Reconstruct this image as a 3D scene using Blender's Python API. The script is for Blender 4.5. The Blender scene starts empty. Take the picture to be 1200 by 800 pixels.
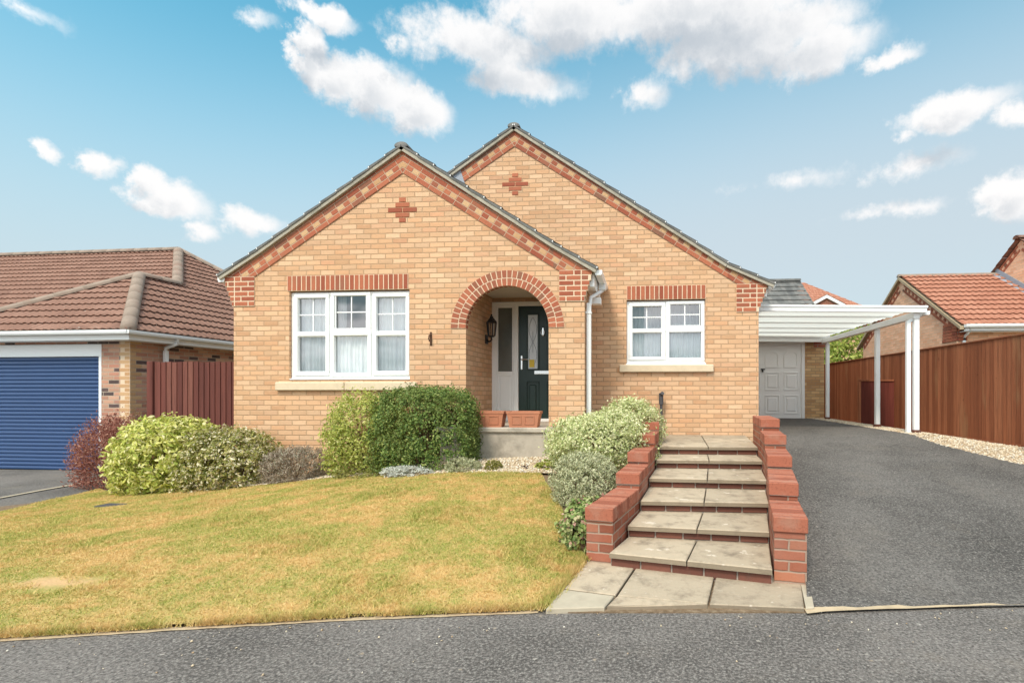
import bpy, bmesh, math, random
import numpy as np
from mathutils import Vector, Matrix
from mathutils.geometry import tessellate_polygon

random.seed(7)
scene = bpy.context.scene
COL = scene.collection
R = math.radians

# ------------------------------------------------------------------ helpers: objects
def tag(o, label, cat, group=None):
    o['label'] = label; o['category'] = cat
    if group: o['group'] = group
    return o

def thing(name, label, cat, loc, group=None, rotz=0.0):
    o = bpy.data.objects.new(name, None); COL.objects.link(o)
    o.empty_display_size = 0.2
    o.location = loc; o.rotation_euler = (0, 0, rotz)
    return tag(o, label, cat, group)

def root_of(p):
    while p.parent: p = p.parent
    return p

def add_uv(me):
    uvl = me.uv_layers.new(name='UVMap')
    n = len(me.polygons)
    for p in me.polygons:
        nx, ny, nz = p.normal
        h = math.hypot(nx, ny)
        if h < 0.3:
            for li in p.loop_indices:
                c = me.vertices[me.loops[li].vertex_index].co
                uvl.data[li].uv = (c.x, c.y)
        else:
            if abs(ny) >= abs(nx) * 0.6: tx, ty = 1.0, 0.0
            else: tx, ty = 0.0, 1.0
            if h > 0 and min(abs(nx), abs(ny)) / h > 0.08: tx, ty = abs(ny) / h, -nx / h * (1 if ny > 0 else -1)
            for li in p.loop_indices:
                c = me.vertices[me.loops[li].vertex_index].co
                uvl.data[li].uv = (c.x * tx + c.y * ty, c.z)

class MB:
    """collects faces, builds ONE mesh object"""
    def __init__(s): s.v = []; s.f = []; s.m = []; s.sm = []
    def add(s, verts, faces, mi=0, smooth=False):
        b = len(s.v); s.v.extend([tuple(v) for v in verts])
        for f in faces:
            s.f.append(tuple(b + i for i in f)); s.m.append(mi); s.sm.append(smooth)
    def box(s, x0, x1, y0, y1, z0, z1, mi=0, ch=0.0):
        if ch > 0:
            return s.cbox(Vector(((x0+x1)/2, (y0+y1)/2, (z0+z1)/2)), Vector((1,0,0)), Vector((0,1,0)), Vector((0,0,1)), (x1-x0)/2, (y1-y0)/2, (z1-z0)/2, ch, mi)
        v = [(x0,y0,z0),(x1,y0,z0),(x1,y1,z0),(x0,y1,z0),(x0,y0,z1),(x1,y0,z1),(x1,y1,z1),(x0,y1,z1)]
        s.add(v, [(0,3,2,1),(4,5,6,7),(0,1,5,4),(1,2,6,5),(2,3,7,6),(3,0,4,7)], mi)
    def cbox(s, c, U, V, W, a, b, d, ch, mi=0):
        """chamfered box: half sizes a,b,d along U,V,W"""
        vs = []; idx = {}
        for sx in (-1,1):
            for sy in (-1,1):
                for sz in (-1,1):
                    for k in range(3):
                        e = [a, b, d]; q = [sx*e[0], sy*e[1], sz*e[2]]
                        for j in range(3):
                            if j != k: q[j] -= (1 if q[j] > 0 else -1) * ch
                        idx[(sx,sy,sz,k)] = len(vs)
                        vs.append(c + U*q[0] + V*q[1] + W*q[2])
        fs = []
        def quad(l): fs.append(tuple(idx[i] for i in l))
        for k in range(3):
            o = [j for j in range(3) if j != k]
            for sg in (-1,1):
                l = []
                for t in ((-1,-1),(1,-1),(1,1),(-1,1)):
                    q = [0,0,0]; q[k] = sg; q[o[0]] = t[0]; q[o[1]] = t[1]
                    l.append((q[0],q[1],q[2],k))
                flip = (sg < 0) ^ (k == 1)
                quad(l[::-1] if flip else l)
        for k in range(3):          # edges along axis k
            o = [j for j in range(3) if j != k]
            for s1 in (-1,1):
                for s2 in (-1,1):
                    q0 = [0,0,0]; q0[o[0]] = s1; q0[o[1]] = s2
                    qa = list(q0); qa[k] = -1; qb = list(q0); qb[k] = 1
                    quad([tuple(qa)+(o[0],), tuple(qb)+(o[0],), tuple(qb)+(o[1],), tuple(qa)+(o[1],)])
        for sx in (-1,1):
            for sy in (-1,1):
                for sz in (-1,1):
                    quad([(sx,sy,sz,0),(sx,sy,sz,1),(sx,sy,sz,2)])
        s.add(vs, fs, mi)
    def prism(s, poly, d, mi=0):
        """closed polygon of 3D points extruded by vector d"""
        n = len(poly); P = [Vector(p) for p in poly]; D = Vector(d)
        s.add(P + [p + D for p in P], [tuple(range(n))[::-1], tuple(range(n, 2*n))] + [(i, (i+1) % n, n + (i+1) % n, n + i) for i in range(n)], mi)
    def tube(s, pts, r, n=8, mi=0, caps=True, smooth=True):
        pts = [Vector(p) for p in pts]
        rs = r if isinstance(r, (list, tuple)) else [r] * len(pts)
        rings = []; up = None
        for i, p in enumerate(pts):
            t = (pts[min(i+1, len(pts)-1)] - pts[max(i-1, 0)]).normalized()
            if up is None:
                up = Vector((0,0,1)) if abs(t.z) < 0.9 else Vector((1,0,0))
            a = t.cross(up).normalized(); b = a.cross(t).normalized(); up = b
            rings.append([p + (a*math.cos(2*math.pi*k/n) + b*math.sin(2*math.pi*k/n)) * rs[i] for k in range(n)])
        vs = [v for rg in rings for v in rg]; fs = []
        for i in range(len(pts)-1):
            for k in range(n):
                k2 = (k+1) % n
                fs.append((i*n+k, i*n+k2, (i+1)*n+k2, (i+1)*n+k))
        s.add(vs, fs, mi, smooth)
        if caps:
            s.add(rings[0], [tuple(range(n))], mi); s.add(rings[-1], [tuple(range(n))[::-1]], mi)
    def lathe(s, cx, cy, prof, n=12, mi=0, smooth=True):
        vs = []; fs = []
        for r, z in prof:
            for k in range(n):
                a = 2*math.pi*k/n; vs.append((cx + r*math.cos(a), cy + r*math.sin(a), z))
        for i in range(len(prof)-1):
            for k in range(n):
                fs.append((i*n+k, i*n+(k+1) % n, (i+1)*n+(k+1) % n, (i+1)*n+k))
        s.add(vs, fs, mi, smooth)
    def holed(s, outer, holes, to3d, mi=0):
        loops = [[Vector((p[0], p[1], 0)) for p in l] for l in [outer] + holes]
        tris = tessellate_polygon(loops)
        flat = [p for l in loops for p in l]
        s.add([to3d(p.x, p.y) for p in flat], tris, mi)
    def clip(s, planes):
        """bisect everything collected, keep the side opposite each normal"""
        bm = s.bm()
        for co, no in planes:
            g = bm.verts[:] + bm.edges[:] + bm.faces[:]
            res = bmesh.ops.bisect_plane(bm, geom=g, plane_co=co, plane_no=no, clear_outer=True)
        s.frombm(bm); bm.free()
    def bm(s):
        bm = bmesh.new(); vs = [bm.verts.new(v) for v in s.v]
        for f, m, sm in zip(s.f, s.m, s.sm):
            try:
                x = bm.faces.new([vs[i] for i in f]); x.material_index = m; x.smooth = sm
            except ValueError: pass
        return bm
    def frombm(s, bm):
        bm.verts.index_update()
        s.v = [tuple(v.co) for v in bm.verts]; s.f = [tuple(v.index for v in f.verts) for f in bm.faces]
        s.m = [f.material_index for f in bm.faces]; s.sm = [f.smooth for f in bm.faces]
    def build(s, name, mats, parent=None, origin=None, local=False, recalc=True):
        if not isinstance(mats, (list, tuple)): mats = [mats]
        me = bpy.data.meshes.new(name)
        me.from_pydata(s.v, [], s.f); 
        for m in mats: me.materials.append(m)
        me.polygons.foreach_set('material_index', s.m); me.polygons.foreach_set('use_smooth', s.sm)
        if recalc:
            bm = bmesh.new(); bm.from_mesh(me); bmesh.ops.recalc_face_normals(bm, faces=bm.faces); bm.to_mesh(me); bm.free()
        me.update(); add_uv(me)
        o = bpy.data.objects.new(name, me); COL.objects.link(o)
        if parent is not None:
            o.parent = parent
            if not local: me.transform(Matrix.Translation(-root_of(parent).location))
        elif origin is not None:
            me.transform(Matrix.Translation(-Vector(origin))); o.location = origin
        return o

def struct(o): o['kind'] = 'structure'; return o
def stuff(o): o['kind'] = 'stuff'; return o

# ------------------------------------------------------------------ helpers: materials
class NT:
    def __init__(s, nt): s.nt = nt
    def n(s, t, ins=None, **props):
        nd = s.nt.nodes.new(t)
        for k, v in props.items(): setattr(nd, k, v)
        for k, v in (ins or {}).items(): s.set(nd.inputs[k], v)
        return nd
    def set(s, sock, v):
        if hasattr(v, 'is_output') or isinstance(v, bpy.types.NodeSocket): s.nt.links.new(v, sock)
        else:
            if isinstance(v, (tuple, list)) and len(v) == 3 and sock.type == 'RGBA': v = (*v, 1)
            sock.default_value = v
    def math(s, op, a, b=0.0, c=None, clamp=False):
        nd = s.n('ShaderNodeMath', {0: a, 1: b}, operation=op, use_clamp=clamp)
        if c is not None: s.set(nd.inputs[2], c)
        return nd.outputs[0]
    def vm(s, op, a, b=None, c=None):
        nd = s.n('ShaderNodeVectorMath', {0: a}, operation=op)
        if b is not None: s.set(nd.inputs[1], b)
        if c is not None: s.set(nd.inputs[2], c)
        return nd.outputs['Value'] if op in ('LENGTH', 'DOT_PRODUCT') else nd.outputs[0]
    def noise(s, vec, scale, detail=3, rough=.55, col=False, dim='3D'):
        nd = s.n('ShaderNodeTexNoise', {'Vector': vec, 'Scale': scale, 'Detail': detail, 'Roughness': rough}, noise_dimensions=dim)
        return nd.outputs['Color' if col else 'Fac']
    def ramp(s, fac, stops, interp='LINEAR'):
        nd = s.n('ShaderNodeValToRGB', {0: fac}); cr = nd.color_ramp; cr.interpolation = interp
        while len(cr.elements) < len(stops): cr.elements.new(0.5)
        for e, (p, c) in zip(cr.elements, stops):
            e.position = p; e.color = (*c, 1) if len(c) == 3 else c
        return nd.outputs[0]
    def mix(s, f, a, b, mode='MIX'):
        nd = s.n('ShaderNodeMix', data_type='RGBA', blend_type=mode)
        s.set(nd.inputs[0], f); s.set(nd.inputs[6], a); s.set(nd.inputs[7], b)
        return nd.outputs[2]
    def step(s, v, a, b):
        nd = s.n('ShaderNodeMapRange', {0: v, 1: a, 2: b, 3: 0.0, 4: 1.0}, interpolation_type='SMOOTHSTEP')
        return nd.outputs[0]
    def pos(s): return s.n('ShaderNodeNewGeometry').outputs['Position']
    def island(s): return s.n('ShaderNodeNewGeometry').outputs['Random Per Island']
    def uv(s): return s.n('ShaderNodeUVMap', uv_map='UVMap').outputs[0]
    def bump(s, h, strength=.5, dist=.01):
        return s.n('ShaderNodeBump', {'Height': h, 'Strength': strength, 'Distance': dist}).outputs[0]

def new_mat(name):
    m = bpy.data.materials.new(name); m.use_nodes = True
    nt = m.node_tree; nt.nodes.clear(); t = NT(nt)
    t.out = t.n('ShaderNodeOutputMaterial')
    return m, t

def bsdf(t, col, rough=.7, normal=None, spec=.3, metallic=0.0, **kw):
    ins = {'Base Color': col, 'Roughness': rough, 'Specular IOR Level': spec, 'Metallic': metallic}
    if normal is not None: ins['Normal'] = normal
    ins.update(kw)
    b = t.n('ShaderNodeBsdfPrincipled', ins)
    t.nt.links.new(b.outputs[0], t.out.inputs[0])
    return b

def simple(name, col, rough=.6, spec=.3, var=.08, scale=6.0, bumps=0.0, bscale=60, metallic=0.0, dirt=None, dirtamt=.3):
    m, t = new_mat(name); p = t.pos()
    n = t.noise(p, scale, 4)
    c = t.mix(n, tuple(x*(1-var) for x in col), tuple(min(1, x*(1+var)) for x in col))
    if dirt:
        d = t.step(t.noise(p, 2.3, 6, .65), .5, .78)
        c = t.mix(t.math('MULTIPLY', d, dirtamt), c, dirt)
    nr = t.bump(t.noise(p, bscale, 3), bumps, .004) if bumps else None
    bsdf(t, c, rough, nr, spec, metallic)
    return m

def brick_shader(name, cols, mortar, cw=.225, ch=.075, mj=.011, z0=.05, stain=None, stain_amt=.25, patch=None):
    m, t = new_mat(name)
    uv = t.uv(); p = t.pos()
    wob = t.vm('SCALE', t.vm('SUBTRACT', t.noise(p, 14, 3, col=True), (.5, .5, .5)))
    wob.node.inputs['Scale'].default_value = .011
    u2 = t.vm('ADD', uv, wob)
    sp = t.n('ShaderNodeSeparateXYZ', {0: u2})
    u = sp.outputs[0]; v = t.math('SUBTRACT', sp.outputs[1], z0)
    vr = t.math('DIVIDE', v, ch); row = t.math('FLOOR', vr)
    half = t.math('MULTIPLY', t.math('FLOORED_MODULO', row, 2.0), .5)
    uu = t.math('ADD', t.math('DIVIDE', u, cw), half); colm = t.math('FLOOR', uu)
    fx = t.math('MULTIPLY', t.math('FRACT', uu), cw); fz = t.math('MULTIPLY', t.math('FRACT', vr), ch)
    dx = t.math('MINIMUM', fx, t.math('SUBTRACT', cw, fx)); dz = t.math('MINIMUM', fz, t.math('SUBTRACT', ch, fz))
    d = t.math('MINIMUM', dx, dz)
    mask = t.step(d, mj/2 - .0025, mj/2 + .0035)
    cell = t.n('ShaderNodeCombineXYZ', {0: colm, 1: row}).outputs[0]
    wn = t.n('ShaderNodeTexWhiteNoise', {'Vector': cell}, noise_dimensions='2D')
    rnd = wn.outputs['Value']
    bc = t.ramp(rnd, cols)
    sep = t.n('ShaderNodeSeparateColor', {0: wn.outputs['Color']})
    bright = t.math('ADD', t.math('MULTIPLY', sep.outputs[1], .22), .89)
    bc = t.mix(1.0, bc, t.n('ShaderNodeCombineXYZ', {0: bright, 1: bright, 2: bright}).outputs[0], 'MULTIPLY')
    grain = t.noise(p, 55, 4, .7)
    bc = t.mix(t.math('MULTIPLY', t.step(grain, .52, .75), .32), bc, tuple(x*.62 for x in cols[0][1]))
    streak = t.noise(t.vm('MULTIPLY', p, (10, 10, 45)), 1.0, 3)
    bc = t.mix(t.math('MULTIPLY', t.step(streak, .5, .8), .25), bc, tuple(min(1, x*1.25) for x in cols[len(cols)//2][1]))
    if patch:
        pf = t.step(t.noise(p, 1.6, 3), .48, .66)
        bc = t.mix(t.math('MULTIPLY', pf, .55), bc, t.ramp(rnd, patch))
    mc = t.mix(t.noise(p, 30, 3), tuple(x*.8 for x in mortar), mortar)
    c = t.mix(mask, mc, bc)
    if stain:
        sf = t.step(t.noise(p, .9, 5, .6), .45, .75)
        c = t.mix(t.math('MULTIPLY', sf, stain_amt), c, stain)
    hgt = t.math('ADD', mask, t.math('MULTIPLY', grain, .35))
    bsdf(t, c, .88, t.bump(hgt, .75, .006), .2)
    return m

def island_mat(name, cols, rough=.85, grain=.3, bumps=.4, gscale=45, spec=.2, dirt=None, interp='LINEAR', dirtscale=3.0):
    """one random colour per loose piece (brick, board, stone ...)"""
    m, t = new_mat(name); p = t.pos()
    c = t.ramp(t.island(), cols, interp)
    g = t.noise(p, gscale, 4, .65)
    c = t.mix(t.math('MULTIPLY', t.step(g, .48, .75), grain), c, tuple(x*.5 for x in cols[0][1]))
    if dirt:
        c = t.mix(t.math('MULTIPLY', t.step(t.noise(p, dirtscale, 5, .6), .5, .7), .5), c, dirt)
    bsdf(t, c, rough, t.bump(g, bumps, .004), spec)
    return m

def leaf_mat(name, cols, trans=.3, rough=.5, patches=None):
    m, t = new_mat(name); p = t.pos()
    c = t.ramp(t.island(), cols)
    if patches:
        f = t.step(t.noise(p, patches[0], 2), .42, .6)
        c = t.mix(t.math('MULTIPLY', f, patches[2]), c, patches[1])
    b = t.n('ShaderNodeBsdfPrincipled', {'Base Color': c, 'Roughness': rough, 'Specular IOR Level': .25})
    tr = t.n('ShaderNodeBsdfTranslucent', {'Color': c})
    mx = t.n('ShaderNodeMixShader', {0: trans, 1: b.outputs[0], 2: tr.outputs[0]})
    t.nt.links.new(mx.outputs[0], t.out.inputs[0])
    return m

# ------------------------------------------------------------------ materials
BUFF = [(0, (.57,.322,.182)), (.2, (.61,.368,.213)), (.55, (.635,.402,.246)), (.85, (.665,.44,.28)), (1, (.59,.322,.188))]
M = {}
M['buff'] = brick_shader('buff_brickwork', BUFF, (.49,.315,.19), mj=.0125, stain=(.58,.33,.17), stain_amt=.18)
M['buff_dk'] = brick_shader('buff_brickwork_rear', [(0, (.48,.27,.13)), (.5, (.60,.38,.19)), (1, (.66,.45,.24))], (.42,.29,.18))
M['multi'] = brick_shader('multi_brickwork', [(0, (.075,.055,.055)), (.16, (.13,.085,.08)), (.26, (.42,.20,.14)), (.6, (.50,.27,.19)), (.8, (.58,.36,.25)), (1, (.38,.20,.15))], (.50,.41,.32), z0=.0)
M['orange'] = brick_shader('orange_brickwork', [(0, (.74,.39,.24)), (.5, (.80,.46,.29)), (1, (.84,.52,.35))], (.74,.52,.37), stain=(.60,.33,.2), stain_amt=.2)
M['wallred'] = brick_shader('red_wall_brickwork', [(0, (.21,.065,.038)), (.5, (.32,.10,.058)), (1, (.38,.15,.088))], (.36,.26,.20), mj=.012, z0=.047, stain=(.40,.26,.21), stain_amt=.4)
M['redbrick'] = island_mat('red_brick', [(0, (.30,.085,.050)), (.3, (.39,.12,.068)), (.65, (.45,.155,.085)), (.88, (.34,.11,.065)), (1, (.23,.115,.075))], dirt=(.27,.14,.09), grain=.3)
M['buffbrick'] = island_mat('buff_brick', [(0, (.50,.29,.15)), (1, (.60,.39,.22))])
M['coping'] = island_mat('coping_brick', [(0, (.27,.085,.052)), (.3, (.36,.125,.077)), (.7, (.40,.155,.098)), (1, (.45,.21,.145))], bumps=.7, grain=.55, gscale=60, dirt=(.36,.20,.145), dirtscale=6.0)
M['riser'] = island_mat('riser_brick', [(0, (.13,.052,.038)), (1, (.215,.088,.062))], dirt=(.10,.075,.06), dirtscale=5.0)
M['mortar'] = simple('pale_mortar', (.70,.55,.40), .95, .1, .12, 20)
M['bandmortar'] = simple('band_mortar', (.47,.33,.235), .95, .1, .15, 20)
M['greymortar'] = simple('grey_mortar', (.34,.29,.25), .95, .1, .2, 20)
M['upvc'] = simple('white_upvc', (.86,.87,.87), .32, .45, .015, 3)
M['whitepaint'] = simple('white_paint', (.82,.82,.81), .42, .4, .03, 4, dirt=(.62,.60,.56), dirtamt=.22)
M['garagedoor'] = simple('pale_grey_door_paint', (.86,.85,.84), .45, .4, .02, 4)
M['stone'] = simple('sandstone_sill', (.66,.54,.39), .9, .15, .14, 9, .3, 90, dirt=(.36,.29,.21), dirtamt=.45)
M['concrete'] = simple('stained_concrete', (.44,.385,.32), .95, .1, .3, 5, .5, 70, dirt=(.13,.12,.095), dirtamt=.75)
M['lead'] = simple('grey_lead', (.30,.33,.38), .55, .4, .15, 8)
M['verge'] = simple('weathered_cement_verge', (.40,.365,.30), .95, .1, .3, 14, .6, 60, dirt=(.17,.165,.13), dirtamt=.75)
M['black'] = simple('black_metal', (.012,.012,.014), .4, .5, .2, 9)
M['chrome'] = simple('polished_metal', (.75,.75,.74), .22, .5, .02, 5, metallic=1.0)
M['rust'] = simple('rusty_iron', (.10,.05,.032), .9, .2, .4, 40)
M['darkdoor'] = simple('very_dark_green_door', (.008,.026,.021), .38, .5, .2, 30, .15, 90)
M['bluedoor'] = simple('blue_steel', (.036,.078,.19), .42, .5, .06, 3)
M['terracotta'] = simple('terracotta_plastic', (.46,.185,.105), .6, .3, .12, 8, dirt=(.34,.17,.11), dirtamt=.5)
M['hip'] = simple('mossy_ridge_cement', (.31,.245,.20), .95, .1, .25, 7, .6, 50, dirt=(.34,.20,.155), dirtamt=.9)
M['ochre'] = simple('yellow_sticker', (.75,.55,.08), .6, .3, .02)
M['curtain'] = simple('white_net', (.74,.755,.76), .9, .1, .03)
M['room'] = simple('dim_room', (.42,.43,.44), .9, .1, .1, 1.2)
M['ceil'] = simple('porch_ceiling_paint', (.60,.55,.48), .8, .2, .05)
M['bark'] = simple('brown_stem', (.12,.075,.045), .95, .1, .3, 20)
M['post'] = simple('dark_pipe', (.075,.07,.075), .7, .3, .3, 12)

def tile_mat(name, cols, dirt, lich):
    m, t = new_mat(name); p = t.pos(); uv = t.uv()
    c = t.ramp(t.noise(uv, 3.1, 2, .5), cols)
    g = t.noise(p, 30, 5, .7)
    c = t.mix(t.math('MULTIPLY', t.step(g, .45, .72), .5), c, dirt)
    lf = t.step(t.noise(p, 12, 3, .6), .68, .74)
    c = t.mix(t.math('MULTIPLY', lf, .55), c, lich)
    bsdf(t, c, .9, t.bump(g, .4, .006), .15)
    return m
M['tile_brown'] = tile_mat('brown_roof_tiles', [(.3, (.19,.105,.08)), (.5, (.28,.155,.115)), (.7, (.33,.195,.15))], (.13,.085,.07), (.50,.45,.39))
M['tile_red'] = tile_mat('orange_red_roof_tiles', [(.3, (.31,.125,.08)), (.5, (.40,.175,.115)), (.7, (.47,.235,.16))], (.24,.11,.075), (.50,.36,.26))
M['tile_grey'] = tile_mat('grey_slate_tiles', [(.3, (.10,.10,.10)), (.5, (.155,.155,.15)), (.7, (.21,.20,.19))], (.085,.08,.072), (.34,.33,.28))

def glass_mat(name, tint=(.93,.96,.97), gloss=.16):
    m, t = new_mat(name)
    tr = t.n('ShaderNodeBsdfTransparent', {'Color': tint})
    gl = t.n('ShaderNodeBsdfGlossy', {'Color': (.95,.97,1.0), 'Roughness': .015})
    lw = t.n('ShaderNodeLayerWeight', {'Blend': .25})
    f = t.math('ADD', t.math('MULTIPLY', lw.outputs['Fresnel'], .8), gloss, clamp=True)
    mx = t.n('ShaderNodeMixShader', {0: f, 1: tr.outputs[0], 2: gl.outputs[0]})
    t.nt.links.new(mx.outputs[0], t.out.inputs[0])
    return m
M['glass'] = glass_mat('window_glass')
m, t = new_mat('obscured_glass')
ob = t.noise(t.pos(), 60, 3)
bsdf(t, t.mix(ob, (.50,.54,.57), (.74,.77,.80)), .15, t.bump(ob, .6, .004), .6); M['obsglass'] = m
m, t = new_mat('dark_sidelight_glass')
bsdf(t, t.mix(t.noise(t.pos(), 3, 2), (.06,.07,.065), (.15,.17,.16)), .08, None, .8); M['darkglass'] = m

def wood_mat(name, cols, dirt, algae=None):
    m, t = new_mat(name); p = t.pos()
    c = t.ramp(t.island(), cols)
    gr = t.noise(t.vm('MULTIPLY', p, (60, 60, 2.2)), 1.0, 4, .6)
    c = t.mix(t.math('MULTIPLY', t.step(gr, .42, .68), .5), c, dirt)
    knots = t.step(t.noise(t.vm('MULTIPLY', p, (16, 16, 7)), 1.0, 2), .70, .76)
    c = t.mix(t.math('MULTIPLY', knots, .5), c, tuple(x*.5 for x in dirt))
    if algae:
        c = t.mix(t.math('MULTIPLY', t.step(t.noise(t.vm('MULTIPLY', p, (3, 3, .7)), 1.0, 3), .56, .7), .45), c, algae)
    bl = t.noise(t.vm('MULTIPLY', p, (9, 9, .5)), 1.0, 3)
    c = t.mix(t.math('MULTIPLY', t.step(bl, .5, .75), .3), c, tuple(min(1, x*1.7) for x in cols[1][1]))
    bsdf(t, c, .85, t.bump(gr, .35, .004), .2)
    return m
M['fence_brown'] = wood_mat('red_brown_fence_boards', [(0, (.20,.066,.031)), (.5, (.27,.092,.043)), (1, (.34,.13,.064))], (.125,.045,.025), (.30,.17,.085))
M['fence_red'] = wood_mat('dark_red_boards', [(0, (.105,.036,.029)), (.5, (.15,.05,.039)), (1, (.21,.083,.062))], (.075,.03,.026))

m, t = new_mat('translucent_roof_sheet')
b1 = t.n('ShaderNodeBsdfPrincipled', {'Base Color': (.80,.78,.74,1), 'Roughness': .4})
b2 = t.n('ShaderNodeBsdfTranslucent', {'Color': (.82,.79,.72,1)})
mx = t.n('ShaderNodeMixShader', {0: .60, 1: b1.outputs[0], 2: b2.outputs[0]})
t.nt.links.new(mx.outputs[0], t.out.inputs[0]); M['poly'] = m

def asphalt(name, base, agg, stones=.1, warm=(.16,.13,.10), bigt=.97):
    m, t = new_mat(name); p = t.pos()
    big = t.noise(p, .8, 5, .6)
    c = t.mix(t.step(big, .32, .68), tuple(x*.66 for x in base), tuple(x*1.38 for x in base))
    fine = t.noise(p, 55, 6, .8)
    c = t.mix(t.step(fine, .47, .64), c, agg)
    c = t.mix(t.math('MULTIPLY', t.step(fine, .50, .36), .85), c, tuple(x*.40 for x in base))
    mid = t.noise(p, 9, 4, .7)
    c = t.mix(t.math('MULTIPLY', t.step(mid, .48, .30), .35), c, tuple(x*.5 for x in base))
    v = t.n('ShaderNodeTexVoronoi', {'Vector': p, 'Scale': 60.0, 'Randomness': 1.0})
    sc = t.n('ShaderNodeSeparateColor', {0: v.outputs['Color']})
    on = t.math('MULTIPLY', t.math('GREATER_THAN', sc.outputs[0], 1 - stones), t.step(v.outputs['Distance'], .42, .22))
    c = t.mix(t.math('MULTIPLY', on, .8), c, t.ramp(sc.outputs[1], [(0, (.05,.047,.045)), (.3, (.09,.085,.08)), (.5, (.20,.185,.165)), (.8, (.27,.25,.225)), (1, (.38,.35,.31))]))
    v2 = t.n('ShaderNodeTexVoronoi', {'Vector': t.vm('ADD', p, t.vm('MULTIPLY', t.noise(p, 50, 3, .7, col=True), (.05,.05,0))), 'Scale': 26.0})
    s2 = t.n('ShaderNodeSeparateColor', {0: v2.outputs['Color']})
    on2 = t.math('MULTIPLY', t.math('GREATER_THAN', s2.outputs[0], bigt), t.step(v2.outputs['Distance'], .34, .20))
    c = t.mix(t.math('MULTIPLY', on2, .7), c, t.ramp(s2.outputs[1], [(0, (.34,.26,.18)), (.5, (.40,.36,.31)), (1, (.50,.47,.42))]))
    w = t.step(t.noise(p, 1.7, 5, .65), .52, .75)
    c = t.mix(t.math('MULTIPLY', w, .35), c, warm)
    h = t.math('ADD', fine, t.math('MULTIPLY', on, .4))
    bsdf(t, c, .92, t.bump(h, .7, .006), .2)
    return m
M['road'] = asphalt('grey_road_tarmac', (.128,.114,.105), (.31,.282,.256), .42, (.24,.20,.16), .985)
M['drive'] = asphalt('dark_drive_tarmac', (.100,.091,.084), (.215,.197,.18), .30, (.19,.165,.14), .997)
M['ndrive'] = asphalt('old_drive_tarmac', (.14,.127,.117), (.22,.21,.195), .1, (.22,.19,.15), .99)

m, t = new_mat('riven_paving_slab'); p = t.pos()
c = t.ramp(t.island(), [(0, (.43,.34,.245)), (.5, (.50,.405,.295)), (1, (.37,.30,.22))])
n1 = t.noise(p, 5.5, 8, .72); n2 = t.noise(p, 40, 5, .7)
c = t.mix(t.math('MULTIPLY', t.step(n1, .45, .72), .8), c, (.19,.15,.11))
c = t.mix(t.math('MULTIPLY', t.step(n2, .55, .75), .45), c, (.56,.48,.385))
c = t.mix(t.math('MULTIPLY', t.step(t.noise(p, 7, 4, .6), .63, .68), .6), c, (.72,.63,.52))
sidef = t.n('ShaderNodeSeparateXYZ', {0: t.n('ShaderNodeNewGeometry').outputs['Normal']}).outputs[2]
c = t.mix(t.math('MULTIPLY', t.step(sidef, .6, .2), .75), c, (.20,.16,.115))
bsdf(t, c, .92, t.bump(t.math('ADD', n1, n2), .5, .008), .15); M['slab'] = m

def soil_mat(name, stops, scale=25):
    m, t = new_mat(name); p = t.pos()
    n1 = t.noise(p, scale, 6, .7)
    bsdf(t, t.ramp(n1, stops), .95, t.bump(n1, .8, .02), .1)
    return m
M['soil'] = soil_mat('dry_soil', [(.3, (.13,.085,.05)), (.55, (.24,.17,.11)), (.75, (.36,.28,.19))])
M['gravel_base'] = soil_mat('gravel_fines', [(.3, (.36,.26,.17)), (.55, (.50,.39,.27)), (.75, (.60,.51,.39))], 40)
M['edging'] = simple('gritty_concrete_edging', (.50,.39,.26), .95, .1, .25, 12, .5, 60, dirt=(.22,.17,.11), dirtamt=.6)
M['haunch'] = simple('pale_cement', (.44,.38,.29), .95, .1, .2, 10, .5, 60, dirt=(.26,.23,.17), dirtamt=.5)
M['stones'] = island_mat('pea_gravel', [(0, (.36,.24,.14)), (.2, (.56,.43,.29)), (.5, (.66,.54,.38)), (.75, (.70,.62,.49)), (.9, (.74,.69,.60)), (1, (.27,.22,.18))], .85, .15, .2)
M['ground'] = soil_mat('far_ground', [(.3, (.10,.11,.05)), (.7, (.17,.15,.08))], 2)

def lawn_cols(t, p):
    a = t.noise(p, 1.5, 6, .68); b = t.noise(t.vm('ADD', p, (7, 3, 1)), 6.5, 5, .68)
    f = t.math('ADD', t.math('MULTIPLY', a, .62), t.math('MULTIPLY', b, .5))
    return t.step(f, .45, .66)
m, t = new_mat('lawn_turf'); p = t.pos()
f = lawn_cols(t, p); n2 = t.noise(p, 45, 5, .75)
c = t.mix(f, (.62,.40,.16), (.36,.34,.10)); c = t.mix(t.step(n2, .45, .7), c, (.68,.45,.20))
bare = t.vm('LENGTH', t.vm('MULTIPLY', t.vm('SUBTRACT', p, (-4.05, 3.27, .1)), (2.9, 9.0, 0)))
c = t.mix(t.math('MULTIPLY', t.step(t.math('ADD', bare, t.math('MULTIPLY', t.noise(p, 7, 4, .7), 1.3)), 1.8, .7), .85), c, (.72,.46,.25))
bsdf(t, c, .95, t.bump(n2, .9, .02), .1); M['turf'] = m
m, t = new_mat('grass_blades'); p = t.pos()
f = lawn_cols(t, p)
isl = t.island()
dry = t.ramp(isl, [(0, (.59,.39,.14)), (.4, (.70,.49,.205)), (.75, (.80,.61,.30)), (1, (.64,.41,.16))])
gre = t.ramp(isl, [(0, (.24,.30,.06)), (.4, (.40,.42,.10)), (.7, (.56,.49,.15)), (1, (.72,.54,.21))])
c = t.mix(f, dry, gre)
b1 = t.n('ShaderNodeBsdfPrincipled', {'Base Color': c, 'Roughness': .6, 'Specular IOR Level': .2})
b2 = t.n('ShaderNodeBsdfTranslucent', {'Color': c})
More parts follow.
